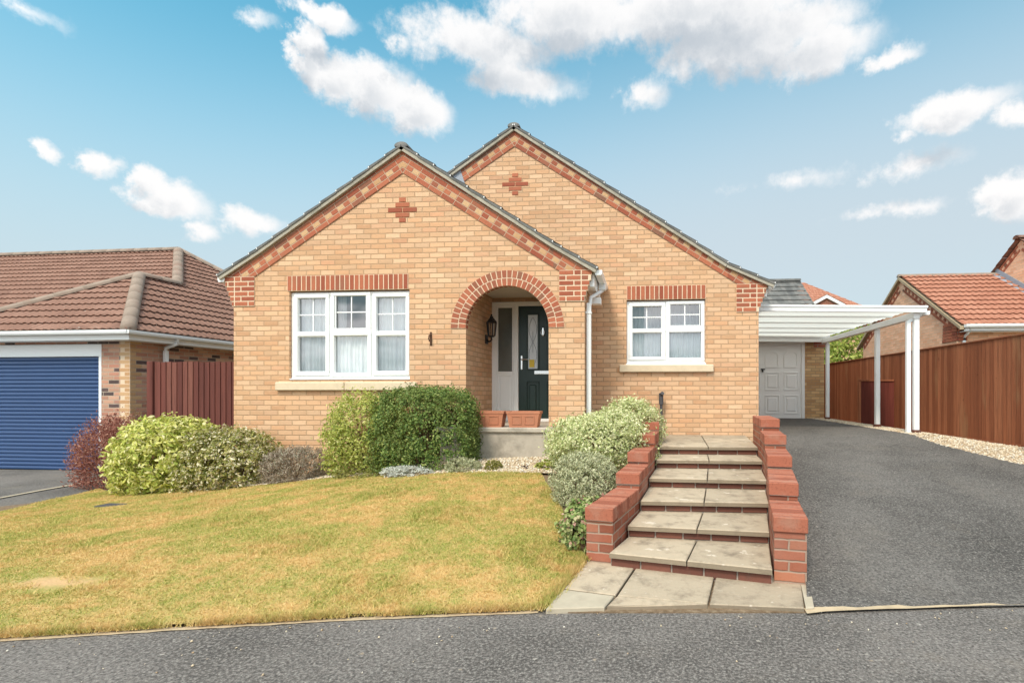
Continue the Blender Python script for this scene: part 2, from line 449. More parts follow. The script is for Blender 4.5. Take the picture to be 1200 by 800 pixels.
mx = t.n('ShaderNodeMixShader', {0: .3, 1: b1.outputs[0], 2: b2.outputs[0]})
t.nt.links.new(mx.outputs[0], t.out.inputs[0]); M['blades'] = m

M['leaf_lime'] = leaf_mat('variegated_lime_leaves', [(0, (.24,.30,.05)), (.25, (.46,.52,.10)), (.55, (.68,.67,.18)), (.85, (.78,.74,.32)), (1, (.84,.79,.46))], .35)
M['leaf_flower'] = leaf_mat('green_leaves_cream_tips', [(0, (.13,.15,.035)), (.3, (.27,.28,.07)), (.55, (.42,.39,.12)), (.72, (.54,.45,.20)), (.80, (.78,.70,.46)), (1, (.86,.80,.60))], .3)
M['leaf_barb'] = leaf_mat('dull_red_leaves', [(0, (.20,.065,.048)), (.4, (.34,.13,.095)), (.8, (.45,.20,.145)), (1, (.54,.31,.22))], .3)
M['leaf_heath'] = leaf_mat('grey_brown_sprigs', [(0, (.22,.17,.12)), (.4, (.36,.28,.21)), (.75, (.48,.40,.32)), (1, (.42,.42,.30))], .2)
M['leaf_light'] = leaf_mat('yellow_green_leaves', [(0, (.20,.26,.05)), (.4, (.40,.45,.09)), (.8, (.57,.57,.16)), (1, (.68,.65,.28))], .35)
M['leaf_box'] = leaf_mat('dark_green_box_leaves', [(0, (.06,.11,.028)), (.4, (.13,.215,.05)), (.8, (.23,.31,.075)), (1, (.40,.43,.14))], .25, patches=(3.0, (.20,.22,.06), .4))
M['leaf_eu'] = leaf_mat('cream_variegated_leaves', [(0, (.27,.33,.12)), (.3, (.48,.53,.22)), (.6, (.68,.69,.36)), (1, (.82,.79,.53))], .3)
M['leaf_silver'] = leaf_mat('silvery_green_leaves', [(0, (.26,.28,.145)), (.4, (.44,.45,.255)), (.75, (.58,.58,.36)), (1, (.68,.65,.46))], .25)
M['leaf_low'] = leaf_mat('mixed_green_pink_leaves', [(0, (.12,.19,.055)), (.4, (.27,.35,.105)), (.65, (.44,.47,.19)), (.86, (.54,.52,.28)), (.91, (.48,.24,.19)), (1, (.60,.38,.31))], .3)
M['leaf_pale'] = leaf_mat('pale_silver_sprigs', [(0, (.46,.47,.42)), (.5, (.64,.65,.58)), (1, (.78,.78,.72))], .2)
M['leaf_olive'] = leaf_mat('olive_sprigs', [(0, (.16,.17,.04)), (1, (.40,.36,.10))], .25)
M['leaf_purple'] = leaf_mat('dark_purple_leaves', [(0, (.03,.02,.03)), (1, (.10,.06,.08))], .2)
M['leaf_tree'] = leaf_mat('fresh_green_tree_leaves', [(0, (.18,.26,.05)), (.5, (.38,.46,.09)), (1, (.62,.63,.17))], .4)

# ------------------------------------------------------------------ ground heights
def itp(x, pts):
    if x <= pts[0][0]: return pts[0][1]
    for (a, b), (c, d) in zip(pts, pts[1:]):
        if x <= c: return b + (d - b) * (x - a) / (c - a)
    return pts[-1][1]
ROAD = [(-60,-4.0),(-14,.4),(-8,1.72),(-3.57,2.60),(-2.74,2.80),(-1.82,3.0),(-.62,3.22),(1.02,3.37),(2.47,3.61),(6,4.1),(14,5.0),(60,9.5)]
ZB = [(-14,-.13),(-9.5,-.12),(-8,-.08),(-7,-.05),(-5.5,.09),(-4.5,.19),(-3.3,.33),(-2.4,.43),(-1,.47),(.3,.56)]
def H(x, y):
    yr = itp(x, ROAD); tt = min(1, max(0, (y - yr) / (6.8 - yr)))
    return .02 + (itp(x, ZB) - .02) * tt ** .95 + .012 * math.sin(x*2.1 + 1) * math.sin(y*1.7) * tt - .085 * math.exp(-((x+.42)**2/.12 + (y-4.0)**2/.35))
def Hd(x, y):
    yr = itp(x, ROAD); tt = min(1, max(0, (y - yr) / (9.0 - yr)))
    z = .012 + .668 * (tt + .06 * math.sin(math.pi * tt))
    if x > 4.75:
        k = min(1, (x - 4.75) / .8); z = z * (1 - k) + min(z, .56) * k
    return z

def cl(pts, n):
    """resample a polyline to n+1 points"""
    P = [Vector((a, b)) for a, b in pts]; L = [0]
    for a, b in zip(P, P[1:]): L.append(L[-1] + (b - a).length)
    out = []
    for i in range(n + 1):
        s_ = L[-1] * i / n
        for k in range(len(P) - 1):
            if s_ <= L[k+1] + 1e-9:
                f_ = (s_ - L[k]) / max(1e-9, L[k+1] - L[k]); out.append(P[k].lerp(P[k+1], f_)); break
    return out
def sheet(name, A, B, nu, nv, hf, mat, dz=0.0, rough=0.0):
    a = cl(A, nu); b = cl(B, nu); mb = MB(); vs = []; fs = []
    for i in range(nu + 1):
        for j in range(nv + 1):
            q = a[i].lerp(b[i], j / nv); vs.append((q.x, q.y, hf(q.x, q.y) + dz + random.uniform(-rough, rough)))
    for i in range(nu):
        for j in range(nv):
            k = i*(nv+1) + j; fs.append((k, k+nv+1, k+nv+2, k+1))
    mb.add(vs, fs, 0, True)
    o = mb.build(name, mat, recalc=False)
    if o.data.polygons[0].normal.z < 0: o.data.flip_normals()
    return struct(o)

# ground and surfaces
mb = MB(); mb.add([(-500,-500,-.45),(500,-500,-.45),(500,600,-.45),(-500,600,-.45)], [(0,1,2,3)]); struct(mb.build('ground', M['ground'], recalc=False))
sheet('road', [(x, y+.12) for x, y in ROAD], [(-60,-30),(60,-30)], 400, 12, lambda x, y: 0.0, M['road'])
DL = [(1.02,3.36),(1.25,4.2),(1.72,6.6),(1.72,7.4),(1.85,8.5),(1.85,14.3)]
DR = [(9.0,4.40),(6.3,5.9),(5.35,6.5),(4.75,7.1),(4.42,8.1),(4.40,9.2),(4.40,14.3)]
sheet('driveway', DL, DR, 50, 30, Hd, M['drive'], .004)
GR = [(9.5,4.5),(6.6,6.0),(5.75,7.2),(5.75,8.1),(5.75,9.2),(5.75,11),(5.75,24)]
sheet('gravel_strip', DR[:-1] + [(4.40,24)], GR, 50, 10, Hd, M['gravel_base'], -.002)
sheet('neighbour_driveway', [(-16,1.0),(-8.6,1.8),(-5.9,2.3)], [(-16,9.0),(-9.6,9.0),(-7.6,8.6)], 30, 30, lambda x, y: -.10 if y > 5 else -.10 + .11*(5 - y)/4.2, M['ndrive'], -.005)
sheet('garden_soil', [(-7.0,2.2),(-3.57,2.64),(-1.82,3.05),(-.60,3.25),(-.42,4.12)], [(-9.3,8.7),(-6,8.7),(-3,8.7),(.2,8.7)], 40, 30, H, M['soil'], -.025)
LA = [(-6.35,2.12),(-3.57,2.62),(-2.74,2.82),(-1.82,3.03),(-.60,3.24),(-.46,4.08)]
LB = [(-8.25,7.25),(-7.4,6.7),(-5.8,6.62),(-4.17,6.62),(-2.5,6.32),(-1.25,6.2)]
sheet('lawn', LA, LB, 60, 40, H, M['turf'], .004)
sheet('gravel_bed', [(-6.1,6.63),(-4.17,6.6),(-2.5,6.3),(-1.0,6.15)], [(-6.2,7.45),(-4.2,7.45),(-2.5,7.45),(-.9,7.45)], 30, 8, H, M['gravel_base'], .006)
LE = [(-6.45,2.06),(-3.57,2.58),(-2.74,2.78),(-1.82,2.99),(-.66,3.2)]
sheet('kerb_edging', LE, [(x, y+.045) for x, y in LE], 90, 1, lambda x, y: .012, M['edging'], -.007, .002)
DE = [(1.0,3.335),(1.02,3.36),(2.47,3.60),(6,4.09),(9,4.42)]
sheet('drive_edging', [(x, y-.035) for x, y in DE], [(x, y+.035) for x, y in DE], 60, 1, lambda x, y: .012, M['edging'], .007, .002)
sheet('neighbour_edging', [(-8.95,6.3),(-9.08,7.2),(-9.12,7.95)], [(-8.87,6.3),(-9.0,7.2),(-9.0,7.98)], 10, 1, lambda x, y: -.092, M['haunch'], .0)

# paving at the foot of the steps
def slab_block(mb, pts, th, mi=0, ch=.006, top=None):
    P = [Vector(p) for p in pts]; n = len(P); cen = sum(P, Vector()) / n
    ins = [p + (cen - p).normalized() * ch * 1.4 for p in P]
    vs = [p - Vector((0,0,th)) for p in P] + [p - Vector((0,0,ch)) for p in P] + ins
    fs = [tuple(range(2*n, 3*n))]
    for i in range(n):
        j = (i+1) % n
        fs += [(i, j, n+j, n+i), (n+i, n+j, 2*n+j, 2*n+i)]
    mb.add(vs, fs, mi)
mb = MB()
def q(*pts): return [(x, y, .034 + .012*max(0, (y-3.3))) for x, y in pts]
slab_block(mb, q((-.545,3.535),(-.19,3.45),(-.05,4.10),(-.44,4.14)), .05)
slab_block(mb, q((-.175,3.447),(.40,3.36),(.54,4.0),(-.035,4.10)), .05)
slab_block(mb, q((.415,3.357),(.995,3.345),(1.13,3.9),(.555,4.0)), .05)
slab_block(mb, q((-.18,3.433),(-.235,3.268),(.10,3.31),(.40,3.345)), .05)
mb.prism([(-.60,3.21,-.05),(1.05,3.35,-.05),(1.15,3.8,-.05),(.9,3.9,-.05),(-.2,4.2,-.05),(-.48,4.12,-.05)], (0,0,.058), 1)
slab_block(mb, q((-.56,3.515),(-.61,3.2),(-.25,3.255),(-.20,3.433)), .05, 2)
slab_block(mb, q((1.005,3.345),(1.06,3.36),(1.20,3.95),(1.135,3.95)), .05, 2)
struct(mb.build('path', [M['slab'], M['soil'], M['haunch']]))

# ------------------------------------------------------------------ brick pieces
def brick(mb, c, U, V, W, a, b, d, mi=0, ch=.004): mb.cbox(Vector(c), U, V, W, a/2, b/2, d/2, ch, mi)
X1, Y1, Z1 = Vector((1,0,0)), Vector((0,1,0)), Vector((0,0,1))
def soldier(mb, x0, x1, y, z0, z1):
    n = round((x1 - x0) / .075); p = (x1 - x0) / n
    mb.box(x0, x1, y - .009, y + .03, z0, z1, 1)
    for i in range(n):
        brick(mb, (x0 + (i+.5)*p, y + .005, (z0+z1)/2 + random.uniform(-.002,.002)), X1, Y1, Z1, p - .012, .035, z1 - z0 - .006)
def diamond(mb, cx, cz, y):
    for k, w in ((-2,.1),(-1,.215),(0,.215),(0,.215),(1,.215),(2,.1)):
        pass
    rows = {-2: [(0,.102)], -1: [(0,.215)], 0: [(-.1125,.215),(.1125,.215)], 1: [(0,.215)], 2: [(0,.102)]}
    for k, l in rows.items():
        for dx, w in l: brick(mb, (cx+dx, y+.008, cz + k*.075), X1, Y1, Z1, w, .03, .064)
def corbel(mb, xin, xout_top, xout_bot, y, z0, sgn, n=6):
    """stepped red brick block; sgn=+1 grows to the right"""
    for k in range(n):
        z = z0 + .0375 + k*.075; xo = xout_bot + (xout_top - xout_bot) * min(1, k / (n - 1.5))
        w = abs(xo - xin); a = xin
        mb.box(min(xin, xo)+.004, max(xin, xo)-.004, y - .014, y + .05, z - .0375, z + .0375, 1)
        segs = [.215, .1, .215, .215] if k % 2 else [.1, .215, .1, .215]
        s_ = 0
        for sg in segs:
            e = min(s_ + sg, w)
            if e - s_ > .04: brick(mb, (xin + sgn*(s_ + e)/2, y + .007, z), X1, Y1, Z1, e - s_ - .010, .05, .060)
            s_ = e + .006
            if s_ > w: break
def verge_band(mb, ax, az, slope, y, zbot, halfw, sgn, zcap=None):
    """three raking courses under the verge; az = inner band edge at the apex"""
    ln = math.hypot(1, slope); U = Vector((sgn/ln, 0, -slope/ln)); W = Vector((sgn*slope/ln, 0, 1/ln))
    O = Vector((ax, y, az)); tmp = MB(); L = halfw * ln + .3
    tmp.add([O + U*(-.4) + Y1*-.012 + W*.004, O + U*L + Y1*-.012 + W*.004, O + U*L + Y1*-.012 + W*.62, O + U*(-.4) + Y1*-.012 + W*.62], [(0,1,2,3)], 1)
    n = int(L/.225) + 3
    for i in range(-2, n):
        for r_ in (0, 2, 3, 4, 5):
            s_ = (i + (.5 if r_ % 2 else 0)) * .225
            brick(tmp, O + U*(s_ + .1125) + W*(.0375 + r_*.075), U, Y1, W, .217, .03, .066)
        for h_ in (0, 1):
            brick(tmp, O + U*(i*.225 + .05625 + h_*.1125) + W*(.0375 + .075), U, Y1, W, .1045, .03, .066, 0 if h_ == 0 else 2)
    for k, cap in enumerate(zcap):
        part = MB(); part.v, part.f, part.m, part.sm = list(tmp.v), list(tmp.f), list(tmp.m), list(tmp.sm)
        part.clip([(Vector((ax, y, 0)), Vector((-sgn, 0, 0))), (Vector((0, 0, zbot)), Vector((0, 0, -1)))] + cap)
        b = len(mb.f); mb.add(part.v, part.f); mb.m[b:] = part.m

# ------------------------------------------------------------------ roof tiles
def clip2(bm, poly):
    n = len(poly); cx = sum(p[0] for p in poly)/n; cy = sum(p[1] for p in poly)/n
    for i in range(n):
        a, b = poly[i], poly[(i+1) % n]; nx, ny = b[1]-a[1], a[0]-b[0]
        if (cx-a[0])*nx + (cy-a[1])*ny > 0: nx, ny = -nx, -ny
        bmesh.ops.bisect_plane(bm, geom=bm.verts[:]+bm.edges[:]+bm.faces[:], plane_co=(a[0],a[1],0), plane_no=(nx,ny,0), clear_outer=True)
def tiles(mb, O, U, V, poly, gauge=.32, tw=.30, amp=.022, th=.02, per=8, mi=0, flat=False):
    """courses of pantile-profile tiles on the plane O + u*U + v*V (V up the slope), clipped to a convex polygon in (u,v)"""
    O = Vector(O); U = Vector(U).normalized(); V = Vector(V).normalized(); Nn = U.cross(V).normalized()
    if Nn.z < 0: Nn = -Nn
    u0 = min(p[0] for p in poly); u1 = max(p[0] for p in poly); v0 = min(p[1] for p in poly); v1 = max(p[1] for p in poly)
    bm = bmesh.new()
    nu = int((u1-u0)/tw*per) + 2
    def prof(u):
        f_ = (u / tw) % 1.0
        if flat: return 0.0 if f_ > .04 else -.006
        return amp * (math.cos(2*math.pi*f_) * .5 + .5) ** 1.3
    k = 0; v = v0
    while v < v1:
        jit = random.uniform(-.006, .006)
        va, vb = v + jit, v + gauge + .012
        rows = [(va + .055, -.004), (va + .008, th - .016), (va, th - .003), (va + .006, th), (vb, .002)]
        vs = [[bm.verts.new((u0 + i*tw/per, rv, h_ + prof(u0 + i*tw/per))) for i in range(nu)] for rv, h_ in rows]
        for r_ in range(4):
            for i in range(nu-1):
                f_ = bm.faces.new((vs[r_][i], vs[r_][i+1], vs[r_+1][i+1], vs[r_+1][i])); f_.smooth = (r_ == 3)
        v += gauge; k += 1
    clip2(bm, poly)
    for vert in bm.verts:
        c = vert.co; vert.co = O + U*c.x + V*c.y + Nn*c.z
    bm.verts.index_update()
    mb.add([vv.co for vv in bm.verts], [tuple(x.index for x in f_.verts) for f_ in bm.faces], mi, True)
    bm.free()
def halfround(mb, a, b, r, n=8, mi=0, drop=.6, seg=.46):
    """ridge or hip cover: half-round pieces from a to b, each slightly lapped"""
    a, b = Vector(a), Vector(b); t_ = (b - a); L = t_.length; t_.normalize()
    s_ = t_.cross(Z1).normalized(); up = s_.cross(t_).normalized()
    k = max(1, round(L / seg))
    for j in range(k):
        p0 = a + t_ * (L*j/k - .015); p1 = a + t_ * (L*(j+1)/k)
        vs = []
        for p, rr in ((p0, r*1.02), (p1, r*.99)):
            for i in range(n+1):
                an = -.25 + (math.pi + .5) * i / n
                vs.append(p + s_*math.cos(an)*rr + up*(math.sin(an)*rr*drop))
        mb.add(vs, [(i, i+1, n+2+i, n+1+i) for i in range(n)] + [tuple(range(n+1))], mi, True)
def gutter(mb, a, b, w=.11, d=.075, mi=0):
    """half-round gutter, closed ends"""
    a, b = Vector(a), Vector(b); t_ = (b-a).normalized(); s_ = t_.cross(Z1).normalized()
    o_ = [(-.5,0),(-.5,-.55),(-.36,-.95),(.36,-.95),(.5,-.55),(.5,0)]; i_ = [(-.42,0),(-.42,-.5),(-.32,-.82),(.32,-.82),(.42,-.5),(.42,0)]
    k = len(o_); vs = []
    for p in (a, b):
        for pr in (o_, i_): vs += [p + s_*x*w + Z1*y*d for x, y in pr]
    fs = []
    for i in range(k-1):
        fs += [(i, i+1, 2*k+i+1, 2*k+i), (k+i, 3*k+i, 3*k+i+1, k+i+1), (i, k+i, k+i+1, i+1), (2*k+i, 2*k+i+1, 3*k+i+1, 3*k+i)]
    fs += [(0, 2*k, 3*k, k), (k-1, 2*k-1, 4*k-1, 3*k-1), tuple(range(k, 2*k)), tuple(range(3*k, 4*k))]
    mb.add(vs, fs, mi)

# ------------------------------------------------------------------ windows
def ring(mb, x0, x1, z0, z1, w, y0, y1, mi=0, ch=.006):
    mb.box(x0, x1, y0, y1, z1-w, z1, mi, ch); mb.box(x0, x1, y0, y1, z0, z0+w, mi, ch)
    mb.box(x0, x0+w, y0+.001, y1, z0+w-.002, z1-w+.002, mi, ch); mb.box(x1-w, x1, y0+.001, y1, z0+w-.002, z1-w+.002, mi, ch)
def pleats(mb, x0, x1, z0, z1, y, pitch=.06, amp=.02, mi=0):
    n = max(6, int((x1-x0)/pitch*6)); vs = []; ph = random.uniform(0, 6)
    nz = 4
    for i in range(n+1):
        x = x0 + (x1-x0)*i/n; a = x/pitch*2*math.pi + ph + 1.2*math.sin(x*9)
        for j in range(nz+1):
            z = z1 + (z0-z1)*j/nz
            vs.append((x + .004*math.sin(a*.5+j), y + amp*math.sin(a)*(.6+.4*j/nz) + amp*.5*math.sin(a*.37), z))
    fs = [(i*(nz+1)+j, (i+1)*(nz+1)+j, (i+1)*(nz+1)+j+1, i*(nz+1)+j+1) for i in range(n) for j in range(nz)]
    mb.add(vs, fs, mi, True)
def window(root, x0, z1, w, h, y, panes, sashes, muls, curtains):
    """frame is the part; sashes, panes and curtains its sub-parts. panes: (xa,xb,za,zb,bars,proud) from the top left corner"""
    f = MB(); z0 = z1 - h
    ring(f, x0, x0+w, z0, z1, .055, y, y+.07)
    for mx_ in muls: f.box(x0+mx_-.028, x0+mx_+.028, y+.004, y+.068, z0+.05, z1-.05, 0, .005)
    f.box(x0-.015, x0+w+.015, y-.045, y+.03, z0-.03, z0+.006, 0, .006)
    fr = f.build('window', M['upvc'], root)
    for xa, xb, za, zb, rail in sashes:
        s_ = MB(); ring(s_, x0+xa, x0+xb, z1-zb, z1-za, .058, y-.022, y+.045, 0, .008)
        if rail: s_.box(x0+xa+.05, x0+xb-.05, y-.018, y+.044, z1-rail-.028, z1-rail+.028, 0, .006)
        s_.build('sash', M['upvc'], fr)
    for xa, xb, za, zb, bars, dy in panes:
        g = MB(); g.add([(x0+xa-.01, y+.03+dy, z1-zb-.01), (x0+xb+.01, y+.03+dy, z1-zb-.01), (x0+xb+.01, y+.03+dy, z1-za+.01), (x0+xa-.01, y+.03+dy, z1-za+.01)], [(0,1,2,3)])
        yb = y+.012+dy; bead = .016
        ring(g, x0+xa-bead, x0+xb+bead, z1-zb-bead, z1-za+bead, bead, yb-.012, yb+.03, 1, .004)
        if bars:
            cx = x0+(xa+xb)/2; cz = z1-(za+zb)/2
            g.box(cx-.009, cx+.009, y+.022+dy, y+.026+dy, z1-zb, z1-za, 1); g.box(x0+xa, x0+xb, y+.020+dy, y+.027+dy, cz-.009, cz+.009, 1)
        g.build('pane', [M['glass'], M['upvc']], fr)
    for xa, xb, za, zb, dy in curtains:
        c_ = MB(); pleats(c_, x0+xa, x0+xb, z1-zb, z1-za, y+dy); c_.build('net_curtain', M['curtain'], fr)
    return fr

# ================================================================== THE BUNGALOW
FY, MY = 7.43, 8.55                   # front gable wall, main gable wall
house = thing('bungalow', 'buff brick bungalow with two red banded gables and an arched porch', 'house', (-2.2, FY, .3))
FX0, FX1, FXC = -6.226, -.855, -3.555
MX0, MX1, MXC = -6.15, 1.832, -2.16
def reveal(mb, x0, x1, z0, z1, y, d):
    mb.add([(x0,y,z0),(x0,y+d,z0),(x0,y+d,z1),(x0,y,z1)], [(0,1,2,3)]); mb.add([(x1,y,z0),(x1,y+d,z0),(x1,y+d,z1),(x1,y,z1)], [(3,2,1,0)])
    mb.add([(x0,y,z0),(x1,y,z0),(x1,y+d,z0),(x0,y+d,z0)], [(0,1,2,3)]); mb.add([(x0,y,z1),(x1,y,z1),(x1,y+d,z1),(x0,y+d,z1)], [(0,1,2,3)])
AX, AZ, AR = -1.989, 2.305, .613      # porch arch
arc = [(AX + AR*math.cos(math.pi*i/28), AZ + AR*math.sin(math.pi*i/28)) for i in range(29)]
W1 = (-5.334, -3.456, 1.565, 2.895)   # openings x0 x1 z0 z1
W2 = (-.29, .99, 1.83, 2.885)
mb = MB()
hole_arch = [(AX+AR, .86)] + arc + [(AX-AR, .86)]
mb.holed([(FX0,-.4),(FX1,-.4),(FX1,3.13),(FXC,4.90),(FX0,3.13)], [hole_arch, [(W1[0],W1[2]),(W1[1],W1[2]),(W1[1],W1[3]),(W1[0],W1[3])]], lambda a, b: (a, FY, b))
reveal(mb, *W1, FY, .13)
# side returns
mb.add([(FX1,FY,-.4),(FX1,MY,-.4),(FX1,MY,3.15),(FX1,FY,3.15)], [(0,1,2,3)])
mb.add([(FX0,FY,-.4),(FX0,17,-.4),(FX0,17,3.15),(FX0,FY,3.15)], [(0,1,2,3)])
mb.build('front_wall', M['buff'], house, recalc=False)
mb = MB()
mb.holed([(-1.25,-.4),(MX1,-.4),(MX1,3.13),(MXC,5.78),(-3.55,4.85),(-3.2,4.3),(-1.25,3.0)], [[(W2[0],W2[2]),(W2[1],W2[2]),(W2[1],W2[3]),(W2[0],W2[3])]], lambda a, b: (a, MY, b))
reveal(mb, *W2, MY, .13)
mb.add([(MX1,MY,-.4),(MX1,17,-.4),(MX1,17,3.15),(MX1,MY,3.15)], [(0,1,2,3)])
mb.add([(MX0,17,-.4),(MX1,17,-.4),(MX1,17,3.15),(MXC,17,5.7),(MX0,17,3.15)], [(0,1,2,3,4)])
mb.build('main_gable_wall', M['buff'], house, recalc=False)
# rooms behind the windows
for nm, w_, y_ in (('room_lining', W1, FY), ('room_lining', W2, MY)):
    mb = MB(); x0, x1, z0, z1 = w_[0]-.3, w_[1]+.3, w_[2]-.3, w_[3]+.2
    mb.add([(x0,y_+.14,z0),(x1,y_+.14,z0),(x1,y_+1.3,z0),(x0,y_+1.3,z0),(x0,y_+.14,z1),(x1,y_+.14,z1),(x1,y_+1.3,z1),(x0,y_+1.3,z1)], [(0,1,2,3),(4,5,6,7),(1,2,6,5),(2,3,7,6),(3,0,4,7)])
    mb.build(nm, M['room'], house)
# porch lining
mb = MB(); px0, px1, PY = AX-AR-.004, AX+AR+.004, 8.80
mb.add([(px0,FY+.1,.86),(px0,PY,.86),(px0,PY,3.0),(px0,FY+.1,3.0)], [(0,1,2,3)])
mb.add([(px1,FY+.1,.86),(px1,PY,.86),(px1,PY,3.0),(px1,FY+.1,3.0)], [(0,1,2,3)])
mb.add([(px0,PY,2.92),(px1,PY,2.92),(px1,PY,3.0),(px0,PY,3.0)], [(0,1,2,3)])
mb.add([(px0,FY,.86),(px0,FY+.1,.86),(px0,FY+.1,AZ),(px0,FY,AZ)], [(0,1,2,3)])
mb.add([(px1,FY,.86),(px1,FY+.1,.86),(px1,FY+.1,AZ),(px1,FY,AZ)], [(0,1,2,3)])
mb.build('porch_wall', M['buff'], house, recalc=False)
mb = MB(); mb.box(px0-.3, px1+.3, FY+.12, PY+.05, 2.995, 3.03); mb.build('porch_ceiling', M['ceil'], house)
# porch slab
mb = MB(); mb.box(-2.95, -.95, 7.13, 7.43, .81, .88, 0, .012); mb.box(-2.88, -1.0, 7.165, 7.44, .1, .812, 0); mb.box(px0+.002, px1-.002, 7.42, 8.79, .80, .878)
mb.build('porch_slab', M['concrete'], house)
# arch: two rings of headers and the brick soffit
mb = MB()
nseg = 60
for rr, dep in ((AR+.004, .0), (AR+.120, .0)):
    n = round(math.pi*(rr+.05)/.076)
    for i in range(n):
        a = math.pi*(i+.5)/n; rad = Vector((math.cos(a), 0, math.sin(a))); tan = Vector((-math.sin(a), 0, math.cos(a)))
        wmid = math.pi*(rr+.052)/n
        wi, wo = math.pi*rr/n - .014, math.pi*(rr+.104)/n - .014
        yd = (-.012, .098)
        c0 = Vector((AX, FY, AZ)); vs = []
        for yy in yd:
            for r_, ww in ((rr, wi), (rr+.104, wo)):
                for sg in (-1, 1): vs.append(c0 + rad*r_ + tan*ww/2*sg + Y1*yy)
        mb.add(vs, [(0,1,3,2), (4,6,7,5), (0,4,5,1), (2,3,7,6), (0,2,6,4), (1,5,7,3)], 0)
for i in range(nseg):       # mortar behind
    a0, a1 = math.pi*i/nseg, math.pi*(i+1)/nseg; p = []
    for a in (a0, a1):
        for r_ in (AR+.006, AR+.226): p.append((AX + r_*math.cos(a), AZ + r_*math.sin(a)))
    mb.add([(p[0][0],FY-.009,p[0][1]),(p[1][0],FY-.009,p[1][1]),(p[3][0],FY-.009,p[3][1]),(p[2][0],FY-.009,p[2][1]),(p[0][0],FY+.1,p[0][1]),(p[2][0],FY+.1,p[2][1])], [(0,1,2,3),(0,3,5,4)], 1)
mb.build('porch_arch', [M['redbrick'], M['mortar']], house)
# lintels, sills
mb = MB(); soldier(mb, -5.361, -3.475, FY, 2.897, 3.122); mb.build('lintel', [M['redbrick'], M['mortar']], house)
mb = MB(); soldier(mb, -.286, .992, MY, 2.887, 3.112); mb.build('lintel', [M['redbrick'], M['mortar']], house)
mb = MB(); mb.box(-5.525, -4.44, FY-.06, FY+.10, 1.40, 1.527, 0, .012); mb.box(-4.434, -3.335, FY-.06, FY+.10, 1.40, 1.527, 0, .012); mb.build('sill', M['stone'], house)
mb = MB(); mb.box(-.405, 1.115, MY-.06, MY+.10, 1.70, 1.822, 0, .012); mb.build('sill', M['stone'], house)
# diamonds
for cx, cz, y in ((FXC-.01, 4.068, FY), (-2.15, 4.846, MY)):
    mb = MB(); diamond(mb, cx, cz, y); mb.build('brick_diamond', M['redbrick'], house)
# corbels
mb = MB(); corbel(mb, -5.881, -6.371, -6.25, FY, 2.677, -1); mb.build('corbel', [M['redbrick'], M['mortar']], house)
mb = MB(); corbel(mb, -1.225, -.744, -.85, FY, 2.680, 1); mb.build('corbel', [M['redbrick'], M['mortar']], house)
mb = MB(); corbel(mb, 1.477, 1.966, 1.838, MY, 2.665, 1); mb.build('corbel', [M['redbrick'], M['mortar']], house)
# roofs
def rprof(apz, s1, d1, s2, d2): return [(0, apz), (d1, apz - s1*d1), (d2, apz - s1*d1 - s2*(d2-d1))]
FP = rprof(5.00, .66, 2.25, .60, 2.89); MP = rprof(5.80, .674, 3.5, .46, 4.24)
def cap_plane(prof, xc, sgn, off):
    """half spaces below the roof underside"""
    pl = []
    for (d0, z0), (d1_, z1) in zip(prof, prof[1:]):
        nv = Vector((sgn*(z0-z1), 0, d1_-d0)).normalized()
        pl.append([(Vector((xc+sgn*d0, 0, z0-off)), nv), (Vector((xc+sgn*d0, 0, 0)), Vector((-sgn, 0, 0))), (Vector((xc+sgn*(d1_+.2*(d1_ == prof[-1][0])), 0, 0)), Vector((sgn, 0, 0)))])
    return pl
mb = MB()
for sg in (-1, 1): verge_band(mb, FXC, 4.605, .64, FY, 3.13, 2.9, sg, cap_plane(FP, FXC, sg, .078))
mb.build('verge_band', [M['redbrick'], M['bandmortar'], M['buffbrick']], house)
mb = MB(); lim = [(Vector((-3.2, 0, 0)), Vector((-1, 0, 0)))]
verge_band(mb, MXC, 5.47, .645, MY, 3.115, 4.2, 1, cap_plane(MP, MXC, 1, .078))
verge_band(mb, MXC, 5.47, .645, MY, 3.115, 1.1, -1, [c_ + [(Vector((-3.08,0,0)), Vector((-1,0,0)))] for c_ in cap_plane(MP, MXC, -1, .078)[:1]])
mb.build('verge_band', [M['redbrick'], M['bandmortar'], M['buffbrick']], house)
def gable_roof(prof, xc, yf, yb, sides=(-1, 1)):
    t_ = MB(); v_ = MB()
    for sg in sides:
        for (d0, z0), (d1_, z1) in zip(prof, prof[1:]):
            L = math.hypot(d1_-d0, z0-z1); V = Vector((-sg*(d1_-d0)/L, 0, (z0-z1)/L))
            O = Vector((xc+sg*d1_, yf, z1))
            tiles(t_, O, Y1, V, [(0,0),(yb-yf,0),(yb-yf,L),(0,L)], .30, .30, .012, .022, 6)
            Nn = Vector((sg*(z0-z1), 0, d1_-d0)).normalized()
            a = O; b = O + V*L
            # tile edge and cement bedding seen at the verge
            v_.prism([a - Nn*.006, b - Nn*.006, b - Nn*.064, a - Nn*.064], Y1*.13, 0)
            k = 0
            s_ = 0
            while s_ < L - .02:
                e = min(s_ + .30, L); p = a + V*s_ + Y1*(-.012)
                v_.prism([p - Nn*.012, a + V*e + Y1*(-.012) - Nn*.018, a + V*e + Y1*(-.012) + Nn*.006, p + Nn*.026], Y1*.10, 1)
                c = p + V*.012 + Nn*.013
                v_.box(c.x-.007, c.x+.007, c.y-.004, c.y+.03, c.z-.012, c.z+.009, 2)
                s_ += .30
    return t_, v_
t_, v_ = gable_roof(FP, FXC, FY-.06, 10.4)
halfround(t_, (FXC, FY-.055, FP[0][1]-.01), (FXC, 10.2, FP[0][1]-.01), .10, 8, 0, .55)
